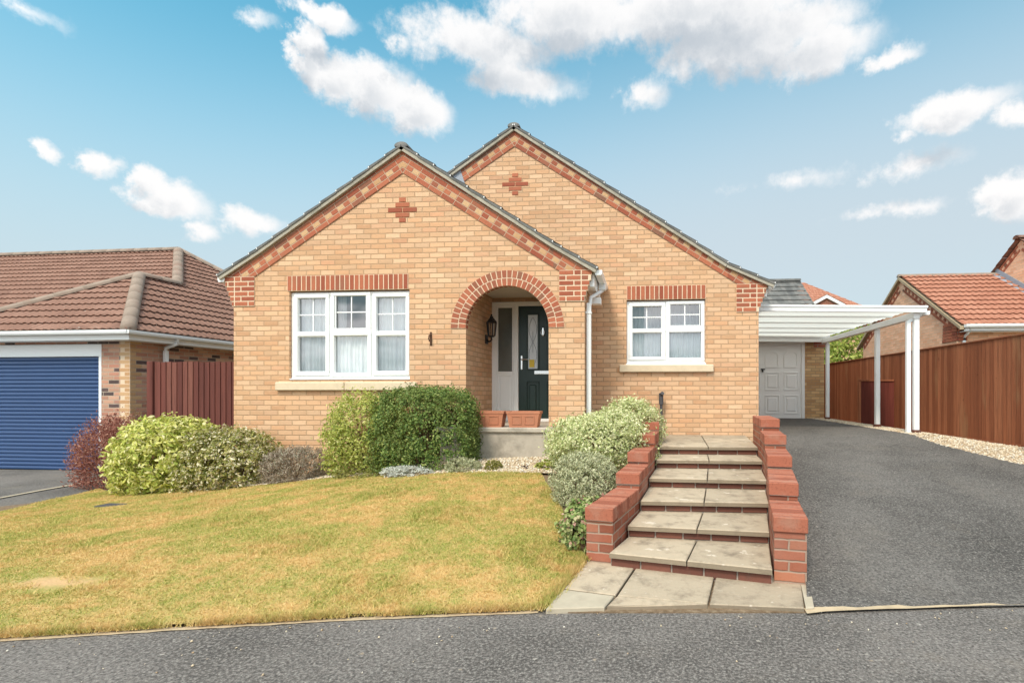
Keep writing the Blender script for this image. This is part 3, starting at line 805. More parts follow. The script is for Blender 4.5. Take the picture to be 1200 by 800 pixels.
rf = t_.build('roof', M['tile_grey'], house); v_.build('verge', [M['verge'], M['tile_grey'], M['whitepaint']], rf)
t_, v_ = gable_roof(MP, MXC, MY-.06, 17.1)
halfround(t_, (MXC, MY-.055, MP[0][1]-.01), (MXC, 17.1, MP[0][1]-.01), .10, 8, 0, .55)
# the left verge stops where the front roof meets the wall
rf = t_.build('roof', M['tile_grey'], house)
v_.clip([(Vector((-3.75,0,0)), Vector((-1,0,0)))])
v_.build('verge', [M['verge'], M['tile_grey'], M['whitepaint']], rf)
# lead flashing where the front roof runs into the main gable
mb = MB()
mb.prism([(-3.34,MY-.02,4.98),(-3.10,MY-.02,5.17),(-3.0,MY-.02,4.86),(-2.9,MY-.02,4.66),(-3.3,MY-.02,4.72)], (0,.015,0))
for k in range(9):
    x = -2.95 + k*.22; z = FP[0][1] - .66*(x-FXC) + .02
    mb.prism([(x,MY-.014,z),(x+.215,MY-.014,z-.145),(x+.215,MY-.014,z+.0),(x,MY-.014,z+.0)], (0,.012,0))
mb.build('lead_flashing', M['lead'], house)
# gutters, fascias and pipes
mb = MB(); gutter(mb, (-6.41, FY-.03, 3.12), (-6.41, 16, 3.12)); mb.box(-6.36, -6.23, FY+.05, 16, 2.98, 3.10); mb.build('gutter', M['upvc'], house)
mb = MB(); gutter(mb, (-.655, FY-.02, 3.12), (-.655, MY-.005, 3.12)); mb.build('gutter', M['upvc'], house)
mb = MB(); mb.box(-.855, -.72, FY+.07, MY-.004, 2.90, 3.09, 0, .004); mb.build('fascia', M['upvc'], house)
mb = MB(); mb.tube([(-.655,8.1,3.06),(-.655,8.1,2.95),(-.80,7.72,2.78),(-.805,7.66,2.66)], .034, 4)
mb.box(-.705,-.60,8.04,8.16,2.96,3.07,0,.006); mb.box(-.80,-.66,7.9,8.05,2.72,2.82,0,.006)
mb.box(-.845,-.775,7.56,7.63,.86,2.68,0,.008)
for z in (2.52, 1.02): mb.box(-.858,-.765,7.552,7.64,z,z+.03,0,.004)
mb.tube([(-.81,7.595,.88),(-.81,7.56,.80)], .036, 8)
mb.build('downpipe', M['upvc'], house)
mb = MB(); gutter(mb, (2.035, MY-.03, 3.11), (2.035, 14, 3.11)); mb.box(1.836, 1.975, MY+.06, 14, 2.92, 3.08); mb.build('gutter', M['upvc'], house)
# windows
cur1 = [(.06,.60,.04,1.25,.09), (.64,1.27,.60,1.25,.085), (1.30,1.82,.04,1.25,.09), (.64,.78,.04,.60,.15)]
window(house, W1[0], W1[3]-.015, 1.878, 1.31, FY+.045,
       [(.12,.554,.081,.592,1,0), (.12,.554,.673,1.19,0,0), (.719,1.186,.063,.547,1,-.018), (.693,1.244,.663,1.222,0,0), (1.353,1.817,.081,.592,1,0), (1.353,1.817,.673,1.19,0,0)],
       [(.055,.61,.03,1.255,.633), (.634,1.262,.004,.612,0), (1.29,1.86,.03,1.255,.633), (.63,1.268,.60,1.27,0)], [.622, 1.276], cur1)
window(house, W2[0], W2[3]-.015, 1.28, 1.025, MY+.045,
       [(.093,.566,.074,.45,1,0), (.093,.566,.525,.914,0,0), (.716,1.183,.053,.404,1,-.018), (.674,1.235,.51,.945,0,0)],
       [(.04,.633,.03,.97,.488), (.645,1.268,.004,.474,0), (.64,1.27,.46,.99,0)], [.638], [(.05,1.24,.49,.97,.085), (.05,1.24,.02,.47,.35)])
# front door and side light
DYF = 8.74
mb = MB()
mb.box(-2.606,-1.37,DYF,DYF+.07,2.845,2.92,0,.006); mb.box(-2.606,-2.53,DYF,DYF+.07,.885,2.85,0,.006); mb.box(-2.225,-2.145,DYF,DYF+.07,.885,2.85,0,.006)
mb.box(-2.60,-1.37,DYF-.03,DYF+.07,.875,.925,0,.006)
mb.box(-2.53,-2.225,DYF+.02,DYF+.06,.92,1.70,0); ring(mb, -2.53,-2.225,1.0,1.70,.045,DYF+.008,DYF+.05); mb.box(-2.47,-2.285,DYF+.014,DYF+.04,1.06,1.63,0,.008)
ring(mb, -2.53,-2.225,1.70,2.85,.03,DYF+.008,DYF+.05)
dfr = mb.build('door_frame', M['whitepaint'], house)
mb = MB(); mb.add([(-2.51,DYF+.03,1.72),(-2.245,DYF+.03,1.72),(-2.245,DYF+.03,2.83),(-2.51,DYF+.03,2.83)], [(0,1,2,3)]); mb.build('side_light', M['darkglass'], dfr)
mb = MB()
mb.box(-2.143,-1.372,DYF+.025,DYF+.068,.925,2.845,0)
for x0, x1 in ((-2.005,-1.785),(-1.655,-1.435)):
    ring(mb, x0, x1, 1.745, 2.72, .028, DYF+.004, DYF+.04); ring(mb, x0, x1, 1.0, 1.56, .022, DYF+.012, DYF+.04); mb.box(x0+.05,x1-.05,DYF+.008,DYF+.04,1.06,1.50,0,.012)
door = mb.build('front_door', M['darkdoor'], house)
mb = MB()
for x0, x1 in ((-1.979,-1.811),(-1.629,-1.461)): mb.add([(x0,DYF+.02,1.77),(x1,DYF+.02,1.77),(x1,DYF+.02,2.695),(x0,DYF+.02,2.695)], [(0,1,2,3)])
mb.build('door_glass', M['obsglass'], door)
mb = MB()
for cx in (-1.895, -1.545):
    for sg in (-1, 1):
        mb.tube([(cx + sg*.07*abs(math.sin(k*.62)), DYF+.014, 1.80 + k*.085) for k in range(11)], .004, 5)
    mb.tube([(cx, DYF+.014, 2.05+.04*k) for k in range(10)], .004, 5)
mb.build('leaded_pattern', M['lead'], door)
mb = MB(); mb.box(-1.955,-1.868,DYF+.010,DYF+.016,1.80,1.93); mb.build('sticker', M['ochre'], door)
mb = MB(); mb.box(-2.105,-2.070,DYF+.005,DYF+.03,1.76,2.0,0,.006); mb.tube([(-2.088,DYF+.01,1.93),(-2.088,DYF-.045,1.93),(-1.965,DYF-.045,1.93)], .011, 8); mb.build('handle', M['chrome'], door)
mb = MB(); mb.box(-1.87,-1.57,DYF+.004,DYF+.03,1.68,1.745,0,.006); mb.box(-1.84,-1.60,DYF-.004,DYF+.006,1.692,1.728,0,.003); mb.build('letter_plate', M['chrome'], door)
mb = MB(); mb.box(-1.738,-1.702,DYF+.006,DYF+.03,2.33,2.475,0,.008); mb.tube([(-1.72+.028*math.sin(a), DYF-.006, 2.39-.05*math.cos(a)) for a in [i*math.pi/8-math.pi*.8 for i in range(14)]], .008, 6); mb.build('knocker', M['chrome'], door)
# garage at the rear of the drive
GY = 14.15
mb = MB()
mb.holed([(1.832,-.4),(4.72,-.4),(4.72,3.0),(1.832,3.0)], [[(2.10,.60),(4.225,.60),(4.225,2.70),(2.10,2.70)]], lambda a, b: (a, GY, b)); reveal(mb, 2.10, 4.225, .6, 2.70, GY, .1)
mb.add([(4.72,GY,-.4),(4.72,20,-.4),(4.72,20,2.95),(4.72,17.1,4.75),(4.72,GY,2.95)], [(0,1,2,3,4)])
mb.build('garage_wall', M['buff_dk'], house, recalc=False)
mb = MB(); corbel(mb, 4.45, 4.82, 4.75, GY, 2.55, 1, 5); mb.build('corbel', [M['redbrick'], M['greymortar']], house)
mb = MB(); mb.box(2.10,2.15,GY-.02,GY+.07,.66,2.68); mb.box(4.14,4.222,GY-.02,GY+.07,.66,2.70,0,.006); mb.box(2.15,4.14,GY-.02,GY+.07,2.605,2.695,0,.006)
mb.box(2.15,4.14,GY+.03,GY+.06,.67,2.605)
for i in range(4):
    cx = 2.40 + i*.495
    for z0, z1 in ((.80,1.30),(1.42,1.90)):
        ring(mb, cx-.19, cx+.19, z0, z1, .03, GY+.012, GY+.035); mb.box(cx-.12, cx+.12, GY+.008, GY+.035, z0+.07, z1-.07, 0, .012)
    ap = [(cx-.19,2.02),(cx+.19,2.02)] + [(cx+.19*math.cos(a), 2.30+.19*math.sin(a)) for a in [math.pi*k/12 for k in range(13)]]
    inn = [(cx-.14,2.06),(cx+.14,2.06)] + [(cx+.14*math.cos(a), 2.30+.14*math.sin(a)) for a in [math.pi*k/12 for k in range(13)]]
    n = len(ap)
    for k in range(n):
        k2 = (k+1) % n; mb.prism([(ap[k][0],GY+.012,ap[k][1]),(ap[k2][0],GY+.012,ap[k2][1]),(inn[k2][0],GY+.012,inn[k2][1]),(inn[k][0],GY+.012,inn[k][1])], (0,.02,0))
gd = mb.build('garage_door', M['garagedoor'], house)
mb = MB(); mb.box(3.12,3.15,GY-.03,GY+.03,1.90,2.0,0,.005); mb.tube([(3.08,GY-.03,1.98),(3.19,GY-.03,1.98)], .016, 8); mb.build('handle', M['black'], gd)
t_ = MB(); s_ = 35.0
L = math.hypot(2.65, 1.85); tiles(t_, (1.6, GY-.25, 2.95), X1, Vector((0,2.65,1.85)), [(0,0),(3.2,0),(3.2,L),(0,L)], .31, .42, .008, .028, 4)
t_.add([(1.6,GY+2.4,4.8),(4.8,GY+2.4,4.8),(4.8,GY+5.6,2.8),(1.6,GY+5.6,2.8)], [(0,1,2,3)])
halfround(t_, (1.6,GY+2.4,4.81), (4.8,GY+2.4,4.81), .12, 6, 0, .6)
t_.prism([(4.79,GY-.25,2.93),(4.79,GY+2.4,4.78),(4.79,GY+2.4,4.70),(4.79,GY-.25,2.85)], (.03,0,0), 1)
t_.build('garage_roof', [M['tile_grey'], M['verge']], house)
mb = MB(); gutter(mb, (2.0,GY-.3,2.93), (4.8,GY-.3,2.93)); mb.box(2.0,4.8,GY-.22,GY-.19,2.76,2.93); mb.box(1.85,4.76,GY-.21,GY,2.745,2.765); mb.build('fascia', M['upvc'], house)

# lantern in the porch
lan = thing('wall_lantern', 'black six sided lantern on the left brick reveal inside the porch', 'lamp', (px0, 8.42, 2.18))
lx, ly = -2.47, 8.27
mb = MB(); mb.lathe(px0+.012, 8.42, [(.001,2.16)], 8); mb.v = []; mb.f = []; mb.m = []; mb.sm = []
mb.box(px0, px0+.02, 8.36, 8.48, 2.17, 2.32, 0, .006); mb.tube([(px0+.015,8.42,2.24),(px0+.07,8.36,2.20),(lx,ly,2.22),(lx,ly,2.26)], .013, 8); mb.build('bracket', M['black'], lan)
mb = MB(); mb.lathe(lx, ly, [(.0,2.26),(.045,2.27),(.055,2.29)], 6, 0, False); mb.lathe(lx, ly, [(.085,2.50),(.088,2.515),(.05,2.56),(.028,2.585),(.03,2.60),(.012,2.61),(.014,2.63),(.0,2.645)], 6, 0, False)
for k in range(6):
    a = 2*math.pi*k/6; mb.tube([(lx+.055*math.cos(a), ly+.055*math.sin(a), 2.285),(lx+.08*math.cos(a), ly+.08*math.sin(a), 2.505)], .010, 4)
mb.build('cage', M['black'], lan)
mb = MB(); mb.lathe(lx, ly, [(.048,2.29),(.073,2.50)], 6, 0, False); mb.build('glass', M['glass'], lan)

# rusty hook on the front wall
mb = MB(); mb.box(-3.145,-3.115,FY-.012,FY,2.06,2.26,0,.004); mb.tube([(-3.13,FY-.01,2.22),(-3.13,FY-.07,2.20),(-3.13,FY-.08,2.15),(-3.13,FY-.05,2.12)], .009, 6)
tag(mb.build('wall_hook', M['rust'], origin=(-3.13,FY,2.06)), 'small rusty iron hook on the brick between the big window and the arch', 'hook')
# standpipe by the landing
mb = MB(); mb.tube([(.27,8.42,.6),(.27,8.42,1.24)], .024, 8); mb.tube([(.27,8.42,1.18),(.27,8.42,1.36)], .036, 8); mb.tube([(.27,8.42,1.33),(.29,8.36,1.36)], .03, 8)
tag(mb.build('standpipe', M['post'], origin=(.27,8.42,.66)), 'dark waste pipe standing against the wall beside the top step', 'pipe')

# troughs
def trough(x, y, w, d, h, label):
    r_ = thing('planter', label, 'planter', (x, y, .88), 'terracotta planters on the porch step')
    m_ = MB(); b = .86; z0, z1 = .88, .88+h
    def rect(k, z): return [(x-w/2*k, y-d/2*k, z), (x+w/2*k, y-d/2*k, z), (x+w/2*k, y+d/2*k, z), (x-w/2*k, y+d/2*k, z)]
    m_.add(rect(b, z0) + rect(1, z1-.03) + rect(.93, z1-.03) + rect(.9, z1-.07), [(0,1,2,3),(0,1,5,4),(1,2,6,5),(2,3,7,6),(3,0,4,7),(4,5,9,8),(5,6,10,9),(6,7,11,10),(7,4,8,11),(12,13,14,15)])
    for cx in (-.22, .22):
        xa, xb = x + (cx-.17)*w*.9, x + (cx+.17)*w*.9
        yf0, yf1 = y-d/2*.885, y-d/2*.975
        for (a, c, e, f_) in ((xa, xb, .04, .055), (xa, xb, h-.075, h-.06)):
            k0 = e/h; m_.prism([(a, y-d/2*(b+(1-b)*e/h)-.008, z0+e), (c, y-d/2*(b+(1-b)*e/h)-.008, z0+e), (c, y-d/2*(b+(1-b)*f_/h)-.008, z0+f_), (a, y-d/2*(b+(1-b)*f_/h)-.008, z0+f_)], (0,.02,0))
        for a in (xa, xb-.012):
            m_.prism([(a, y-d/2*(b+(1-b)*.05/h)-.008, z0+.05), (a+.012, y-d/2*(b+(1-b)*.05/h)-.008, z0+.05), (a+.012, y-d/2*(b+(1-b)*(h-.07)/h)-.008, z0+h-.07), (a, y-d/2*(b+(1-b)*(h-.07)/h)-.008, z0+h-.07)], (0,.02,0))
    m_.build('trough', M['terracotta'], r_)
    m_ = MB(); ring(m_, 0, 1, 0, 1, .1, 0, 1); m_.v=[];m_.f=[];m_.m=[];m_.sm=[]
    z = z1-.032; o_ = 1.05; i_ = .92
    R0 = [(x-w/2*o_, y-d/2*o_), (x+w/2*o_, y-d/2*o_), (x+w/2*o_, y+d/2*o_), (x-w/2*o_, y+d/2*o_)]
    R1 = [(x-w/2*i_, y-d/2*i_), (x+w/2*i_, y-d/2*i_), (x+w/2*i_, y+d/2*i_), (x-w/2*i_, y+d/2*i_)]
    vs = [(a, b2, zz) for zz in (z, z+.034) for Rr in (R0, R1) for a, b2 in Rr]
    fs = []
    for i in range(4):
        j = (i+1) % 4; fs += [(i,j,8+j,8+i),(4+i,4+j,12+j,12+i),(8+i,8+j,12+j,12+i),(i,j,4+j,4+i)]
    m_.add(vs, fs); m_.build('rim', M['terracotta'], r_)
trough(-1.70, 7.30, .46, .21, .225, 'terracotta trough standing in front of the dark front door')
trough(-2.22, 7.31, .47, .21, .225, 'terracotta trough half hidden by the clipped dark bush')

# ================================================================== STEPS AND STEPPED WALLS
LP = [(-.256,4.02),(-.134,4.43),(-.034,4.93),(.055,5.59),(.143,6.26),(.197,6.76),(.215,8.53)]
RP = [(.895,3.74),(1.005,4.32),(1.138,4.93),(1.262,5.54),(1.377,6.26),(1.43,6.78),(1.62,8.53)]
TZ = [.152,.258,.364,.470,.577,.684]
steps = thing('garden_steps', 'six stone slab steps with brick risers climbing between two red brick walls', 'steps', (.35, 4.0, .03))
for k in range(6):
    l0, l1, r0, r1 = Vector(LP[k]), Vector(LP[k+1]), Vector(RP[k]), Vector(RP[k+1])
    front = (r0-l0).normalized(); back = Vector((-front.y, front.x))
    m_ = MB(); nose = .045
    la, ra = l0 - back*nose, r0 - back*nose
    if k < 5: lb, rb = l1 + back*.05, r1 + back*.05
    else: lb, rb = l1, r1
    z = TZ[k]
    def P(f_, e, zz=z): 
        a = la.lerp(ra, f_); b = lb.lerp(rb, f_); c_ = a.lerp(b, e); return (c_.x, c_.y, zz)
    nsp = [0, .497, .503, 1]
    rows = [(0, 1)] if k < 5 else [(0,.31),(.315,.64),(.645,1)]
    for e0, e1 in rows:
        for f0, f1 in ((0, .496), (.504, 1)):
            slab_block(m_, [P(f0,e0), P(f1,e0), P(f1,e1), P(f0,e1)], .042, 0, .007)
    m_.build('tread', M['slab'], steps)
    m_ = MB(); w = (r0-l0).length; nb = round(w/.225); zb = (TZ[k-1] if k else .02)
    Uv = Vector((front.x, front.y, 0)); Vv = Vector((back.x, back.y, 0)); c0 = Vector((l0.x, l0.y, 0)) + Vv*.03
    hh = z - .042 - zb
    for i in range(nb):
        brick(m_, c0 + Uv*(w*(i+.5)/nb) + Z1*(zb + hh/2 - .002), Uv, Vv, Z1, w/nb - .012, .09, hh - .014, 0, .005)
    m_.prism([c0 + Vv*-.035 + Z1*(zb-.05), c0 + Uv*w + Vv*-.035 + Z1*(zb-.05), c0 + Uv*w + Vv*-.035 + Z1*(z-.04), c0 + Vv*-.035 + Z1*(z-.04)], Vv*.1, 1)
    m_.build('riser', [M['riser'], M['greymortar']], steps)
# hidden core under the slabs
m_ = MB()
m_.prism([(LP[0][0],LP[0][1]+.1,-.1),(RP[0][0],RP[0][1]+.1,-.1),(RP[5][0],RP[5][1]+.1,.63),(RP[6][0],RP[6][1],.63),(LP[6][0],LP[6][1],.63),(LP[5][0],LP[5][1]+.1,.63)][:0] or [(-.2,4.15,-.2),(.9,3.95,-.2),(.9,3.95,.02),(-.2,4.15,.02)], (.05,.3,0))
m_.build('footing', M['greymortar'], steps)

def stepped_wall(label, inner, segs, side, zbase, th=.215):
    """inner: polyline of the wall's stair-side face; segs: (t0,t1,ztop); side=-1 wall lies to the left of it"""
    w_ = thing('stepped_wall', label, 'garden wall', (inner[0][0], inner[0][1], zbase))
    body = MB(); P = [Vector(p) for p in inner]
    def at(y):
        for a, b in zip(P, P[1:]):
            if y <= b.y or b is P[-1]:
                f_ = (y-a.y)/(b.y-a.y); return a.lerp(b, f_)
    for (y0, y1, zt) in segs:
        a, b = at(y0), at(y1); d = (b-a).normalized(); nrm = Vector((d.y, -d.x)) * side
        A = [a, b, b+nrm*th, a+nrm*th]
        body.prism([(v.x, v.y, zbase-.3) for v in A], (0,0, zt-.103-zbase+.3))
        cp = MB(); L = (b-a).length + .02; nb = max(1, round(L/.225)); 
        U3 = Vector((d.x,d.y,0)); V3 = Vector((nrm.x,nrm.y,0)); c = Vector((a.x,a.y,0)) - U3*.02 + V3*(th/2)
        nb = max(1, round(L/.075))
        # bricks on edge laid across the wall
        for i in range(nb):
            brick(cp, c + U3*(L*(i+.5)/nb) + Z1*(zt-.052 + random.uniform(-.0015,.0015)), U3, V3, Z1, L/nb - .005, th + .012 + random.uniform(-.004,.004), .104 + random.uniform(-.002,.002), 0, .005)
        cp.cbox(c + U3*(L/2) + Z1*(zt-.055), U3, V3, Z1, L/2-.004, th/2, .049, .002, 1)
        cp.build('coping', [M['coping'], M['greymortar']], w_)
    body.build('wall', M['wallred'], w_)
    return w_
RI = [(RP[0][0]+.008, 3.70)] + [(x+.008, y) for x, y in RP[1:5]] + [(1.445,6.78),(1.50,7.4)]
stepped_wall('stepped red brick wall on the driveway side of the steps', RI,
             [(3.76,4.33,.505),(4.35,5.12,.645),(5.14,5.80,.765),(5.82,6.44,.91),(6.46,7.32,1.055)], 1, .03)
LI = [(LP[0][0]-.012, 3.95)] + [(x-.012, y) for x, y in LP[1:6]] + [(.205,7.9)]
stepped_wall('stepped red brick wall on the lawn side of the steps, overhung by shrubs', LI,
             [(4.04,4.90,.475),(4.92,5.55,.61),(5.57,6.15,.735),(6.17,6.85,.87),(6.87,7.85,.98)], -1, .03)

# ================================================================== CARPORT
cp = thing('carport', 'white flat roofed carport on thin posts beside the bungalow', 'carport', (3.3, 11.5, .68))
CX0, CX1, CY0, CY1 = 1.86, 4.70, 9.22, 13.86
mb = MB(); n = 52; vs = []
for i in range(n+1):
    y = CY0 + (CY1-CY0)*i/n; z = 2.815 + (.012 if i % 2 else 0)
    vs += [(CX0+.02, y, z+.045), (CX1, y, z-.005)]
mb.add(vs, [(2*i, 2*i+1, 2*i+3, 2*i+2) for i in range(n)]); mb.build('roof_sheet', M['poly'], cp, recalc=False)
for k in range(6):
    y = CY0 + .10 + (CY1-CY0-.2)*k/5
    mb = MB(); mb.prism([(CX0,y,2.822),(CX1-.05,y,2.777),(CX1-.05,y,2.805),(CX0,y,2.85)], (0,.05,0)); mb.build('rafter', M['upvc'], cp)
mb = MB(); mb.prism([(CX0,CY0-.06,2.775),(CX1+.03,CY0-.06,2.715),(CX1+.03,CY0-.06,2.815),(CX0,CY0-.06,2.875)], (0,.07,0)); mb.prism([(CX0,CY0-.075,2.85),(CX1+.04,CY0-.075,2.79),(CX1+.04,CY0-.075,2.825),(CX0,CY0-.075,2.885)], (0,.10,0)); mb.build('front_fascia', M['upvc'], cp)
mb = MB(); mb.box(CX1-.14, CX1-.04, CY0+.02, CY1, 2.625, 2.735, 0, .006); mb.build('side_beam', M['upvc'], cp)
mb = MB(); gutter(mb, (CX1+.05, CY0-.02, 2.745), (CX1+.05, CY1, 2.745), .10, .07); mb.build('gutter', M['upvc'], cp)
mb = MB(); mb.prism([(CX0,CY1-.05,2.70),(CX1-.05,CY1-.05,2.66),(CX1-.05,CY1-.05,2.80),(CX0,CY1-.05,2.84)], (0,.05,0)); mb.build('rear_beam', M['upvc'], cp)
for x, y in ((4.62,9.30),(4.65,10.85),(4.68,13.78)):
    z = Hd(x, y); mb = MB(); mb.box(x-.042, x+.042, y-.042, y+.042, z, 2.63, 0, .008); po = mb.build('post', M['upvc'], cp)
    mb = MB(); mb.box(x-.058, x+.058, y-.058, y+.058, z-.05, z+.055, 0, .006); mb.build('post_foot', M['riser'], po)
mb = MB(); mb.box(4.475,4.545,9.30,9.37,Hd(4.5,9.3),2.60,0,.008); mb.tube([(4.51,9.33,2.58),(4.72,9.30,2.70)], .032, 6); mb.build('downpipe', M['upvc'], cp)

# ================================================================== FENCES
def boards(mb, a, b, z0, z1, pitch=.1, th=.018, n_=(0,-1)):
    a, b = Vector(a), Vector(b); L = (b-a).length; d = (b-a)/L; n = round(L/pitch); N3 = Vector((n_[0], n_[1], 0)); D = Vector((d.x, d.y, 0))
    for i in range(n):
        p = Vector((a.x, a.y, 0)) + D*(i*L/n); w = L/n + .02; zt = z1 + random.uniform(-.006,.006)
        p0, p1 = p + N3*(.004), p + D*w + N3*(.004+th)
        mb.prism([p + Z1*z0, p + N3*.008 + Z1*z0, p + D*w + N3*(th+.006) + Z1*z0, p + D*w + Z1*z0], (0,0,zt-z0))
fn = thing('fence', 'short dark red close boarded fence between the blue door garage and the bungalow', 'fence', (-7.3, 8.2, 0))
mb = MB(); boards(mb, (-8.30,8.2), (-6.23,8.2), -.1, 1.885); mb.build('boards', M['fence_red'], fn)
mb = MB(); mb.box(-8.42,-8.31,8.16,8.27,-.1,1.90,0,.008); mb.build('post', M['fence_red'], fn)
for z in (.3, 1.5):
    mb = MB(); mb.box(-8.3,-6.23,8.205,8.25,z,z+.08); mb.build('rail', M['fence_brown'], fn)
fr = thing('fence', 'long red brown close boarded fence along the right side of the driveway', 'fence', (5.6, 12, .58))
mb = MB(); boards(mb, (5.6,5.6), (5.6,24), .60, 2.215, .1, .018, (-1,0)); mb.build('boards', M['fence_brown'], fr)
mb = MB(); mb.box(5.57,5.60,5.6,24,.42,.60); mb.build('gravel_board', M['fence_brown'], fr)
mb = MB(); mb.box(5.565,5.645,5.6,24,2.215,2.245,0,.006); mb.build('capping', M['fence_brown'], fr)
for k in range(6):
    y = 8.2 + k*2.75; mb = MB(); mb.box(5.615,5.71,y,y+.1,.3,2.2); mb.build('post', M['fence_brown'], fr)
pn = thing('gate', 'low dark red boarded gate standing in front of the long brown fence', 'gate', (5.2, 12.2, .6))
mb = MB(); boards(mb, (4.86,12.2), (5.56,12.2), .56, 1.62, .1); mb.build('boards', wood_mat('deep_red_boards', [(0, (.085,.02,.014)), (1, (.14,.034,.024))], (.06,.016,.012)), pn)
mb = MB(); mb.box(4.83,5.58,12.16,12.24,1.615,1.655,0,.005); mb.box(4.82,4.865,12.17,12.25,.5,1.615); mb.build('frame', M['fence_brown'], pn)

# ================================================================== NEIGHBOUR ON THE LEFT (local coordinates, corner of its garage = origin)
nb = thing('neighbour_bungalow', 'brown tiled hip roofed house with a blue roller garage door', 'house', (-9.62, 9.0, -.12), None, R(-1.5))
GZ = -.12; ez = 2.50 - GZ
mb = MB()
mb.holed([(-3.9,-.3),(0,-.3),(0,ez-.1),(-3.9,ez-.1)], [[(-3.1,-.25),(-.60,-.25),(-.60,2.41),(-3.1,2.41)]], lambda a, b: (a, 0, b))
reveal(mb, -3.1, -.60, -.25, 2.41, 0, .1)
mb.add([(0,0,-.3),(0,9.3,-.3),(0,9.3,ez-.1),(0,0,ez-.1)], [(0,1,2,3)])
mb.add([(-12,.95,-.3),(-3.9,.95,-.3),(-3.9,.95,ez-.1),(-12,.95,ez-.1)], [(0,1,2,3)]); mb.add([(-3.9,0,-.3),(-3.9,.95,-.3),(-3.9,.95,ez-.1),(-3.9,0,ez-.1)], [(0,1,2,3)])
mb.build('wall', M['multi'], nb, local=True, recalc=False)
mb = MB()
for k in range(33):
    z = .0375 + k*.075 - .0; lf, ls = (.225, .1125) if k % 2 else (.1125, .225)
    brick(mb, (-lf/2, .02, z), X1, Y1, Z1, lf-.008, .05, .066); brick(mb, (-.02, ls/2, z), X1, Y1, Z1, .05, ls-.008, .066)
mb.add([(-.2,-.002,0),(.003,-.002,0),(.003,-.002,ez-.1),(-.2,-.002,ez-.1)], [(0,1,2,3)], 1)
mb.build('quoin', [M['buffbrick'], M['mortar']], nb, local=True)
mb = MB()
mb.box(-3.1,-.60,.0,.06,2.17,2.405,1,.006); mb.box(-.66,-.602,-.005,.07,-.1,2.17,1,.006); mb.box(-3.1,-3.04,-.005,.07,-.1,2.17,1,.006)
ns = 29
for k in range(ns):
    z0 = .0 + 2.17*k/ns; z1 = 2.17*(k+1)/ns; prof = [(.070,z0),(.052,z0+.012),(.046,(z0+z1)/2),(.050,z1-.014),(.062,z1-.006),(.070,z1)]
    for (y0, a), (y1, b) in zip(prof, prof[1:]): mb.add([(-3.04,y0,a),(-.66,y0,a),(-.66,y1,b),(-3.04,y1,b)], [(0,1,2,3)], 0, False)
mb.build('garage_door', [M['bluedoor'], M['upvc']], nb, local=True)
tp = .686; w = 2.2; Wm = 4.35; e0 = .30; yM = .65; L1 = math.hypot(1, tp)
r_ = MB(); e = ez
# front hip of the garage
Lh = w*L1; tiles(r_, (e0-2*w, -e0, e), X1, Vector((0,1,tp)), [(0,0),(2*w,0),(w,Lh)], .285, .15, .022, .034)
# shared right slope: polygon in (y, slope)
LM = Wm*L1; yr = yM + 2*Wm
tiles(r_, (e0, -e0, e), Y1, Vector((-1,0,tp)), [(0,0),(yr+e0,0),(yr+e0-w,Lh),(w,Lh)], .285, .15, .022, .034)
y_m = yM + e0
tiles(r_, (e0, -e0, e), Y1, Vector((-1,0,tp)), [(w+y_m,Lh),(yr+e0-w,Lh),(yM+e0+Wm,LM)], .285, .15, .022, .034)
# main front slope
tiles(r_, (-14, yM, e), X1, Vector((0,1,tp)), [(0,0),(14+e0,0),(14+e0-Wm,LM),(0,LM)], .285, .15, .022, .034)
# left slope of the garage projection
tiles(r_, (e0-2*w, -e0, e), Y1, Vector((1,0,tp)), [(0,0),(1.0,0),(w+.96,Lh),(w,Lh)], .285, .15, .022, .034)
r_.add([(-14,yr,e),(e0,yr,e),(e0-Wm,yM+Wm,e+Wm*tp),(-14,yM+Wm,e+Wm*tp)], [(0,1,2,3)])
rf = r_.build('roof', M['tile_brown'], nb, local=True, recalc=False)
h_ = MB(); gz = e + w*tp; hz = e + Wm*tp; up = .03
halfround(h_, (e0-.03,-e0+.03,e+up), (e0-w,w-e0,gz+up), .115, 8, 0, .75)
halfround(h_, (e0-2*w+.03,-e0+.03,e+up), (e0-w,w-e0,gz+up), .115, 8, 0, .75)
halfround(h_, (e0-w,w-e0,gz+up), (e0-w,w+yM,gz+up), .115, 8, 0, .75)
halfround(h_, (e0-w,yM+w,gz+up), (e0-Wm,yM+Wm,hz+up), .115, 8, 0, .75)
halfround(h_, (e0-Wm,yM+Wm,hz+up), (e0,yr,e+up), .115, 8, 0, .75)
halfround(h_, (e0-Wm,yM+Wm,hz+up), (-14,yM+Wm,hz+up), .115, 8, 0, .75)
h_.build('ridge_cap', M['hip'], rf, local=True)
mb = MB(); gutter(mb, (-12,-e0-.03,ez+.0), (e0+.05,-e0-.03,ez+.0)); gutter(mb, (e0+.03,-e0-.06,ez), (e0+.03,9.2,ez)); mb.build('gutter', M['upvc'], nb, local=True)
mb = MB(); mb.box(-12,e0,-e0+.015,-e0+.03,ez-.17,ez-.005); mb.box(e0-.03,e0-.015,-e0+.03,9.2,ez-.17,ez-.005); mb.box(-12,e0-.02,-e0+.02,.0,ez-.172,ez-.155); mb.box(.0,e0-.02,-.0,9.2,ez-.172,ez-.155); mb.build('fascia', M['whitepaint'], nb, local=True)
mb = MB(); mb.box(.03,.10,.62,.69,-.1,ez-.30,0,.006); mb.tube([(.065,.655,ez-.32),(.065,.655,ez-.24),(e0+.02,.655,ez-.16),(e0+.02,.655,ez-.05)], .04, 4); mb.build('downpipe', M['upvc'], nb, local=True)

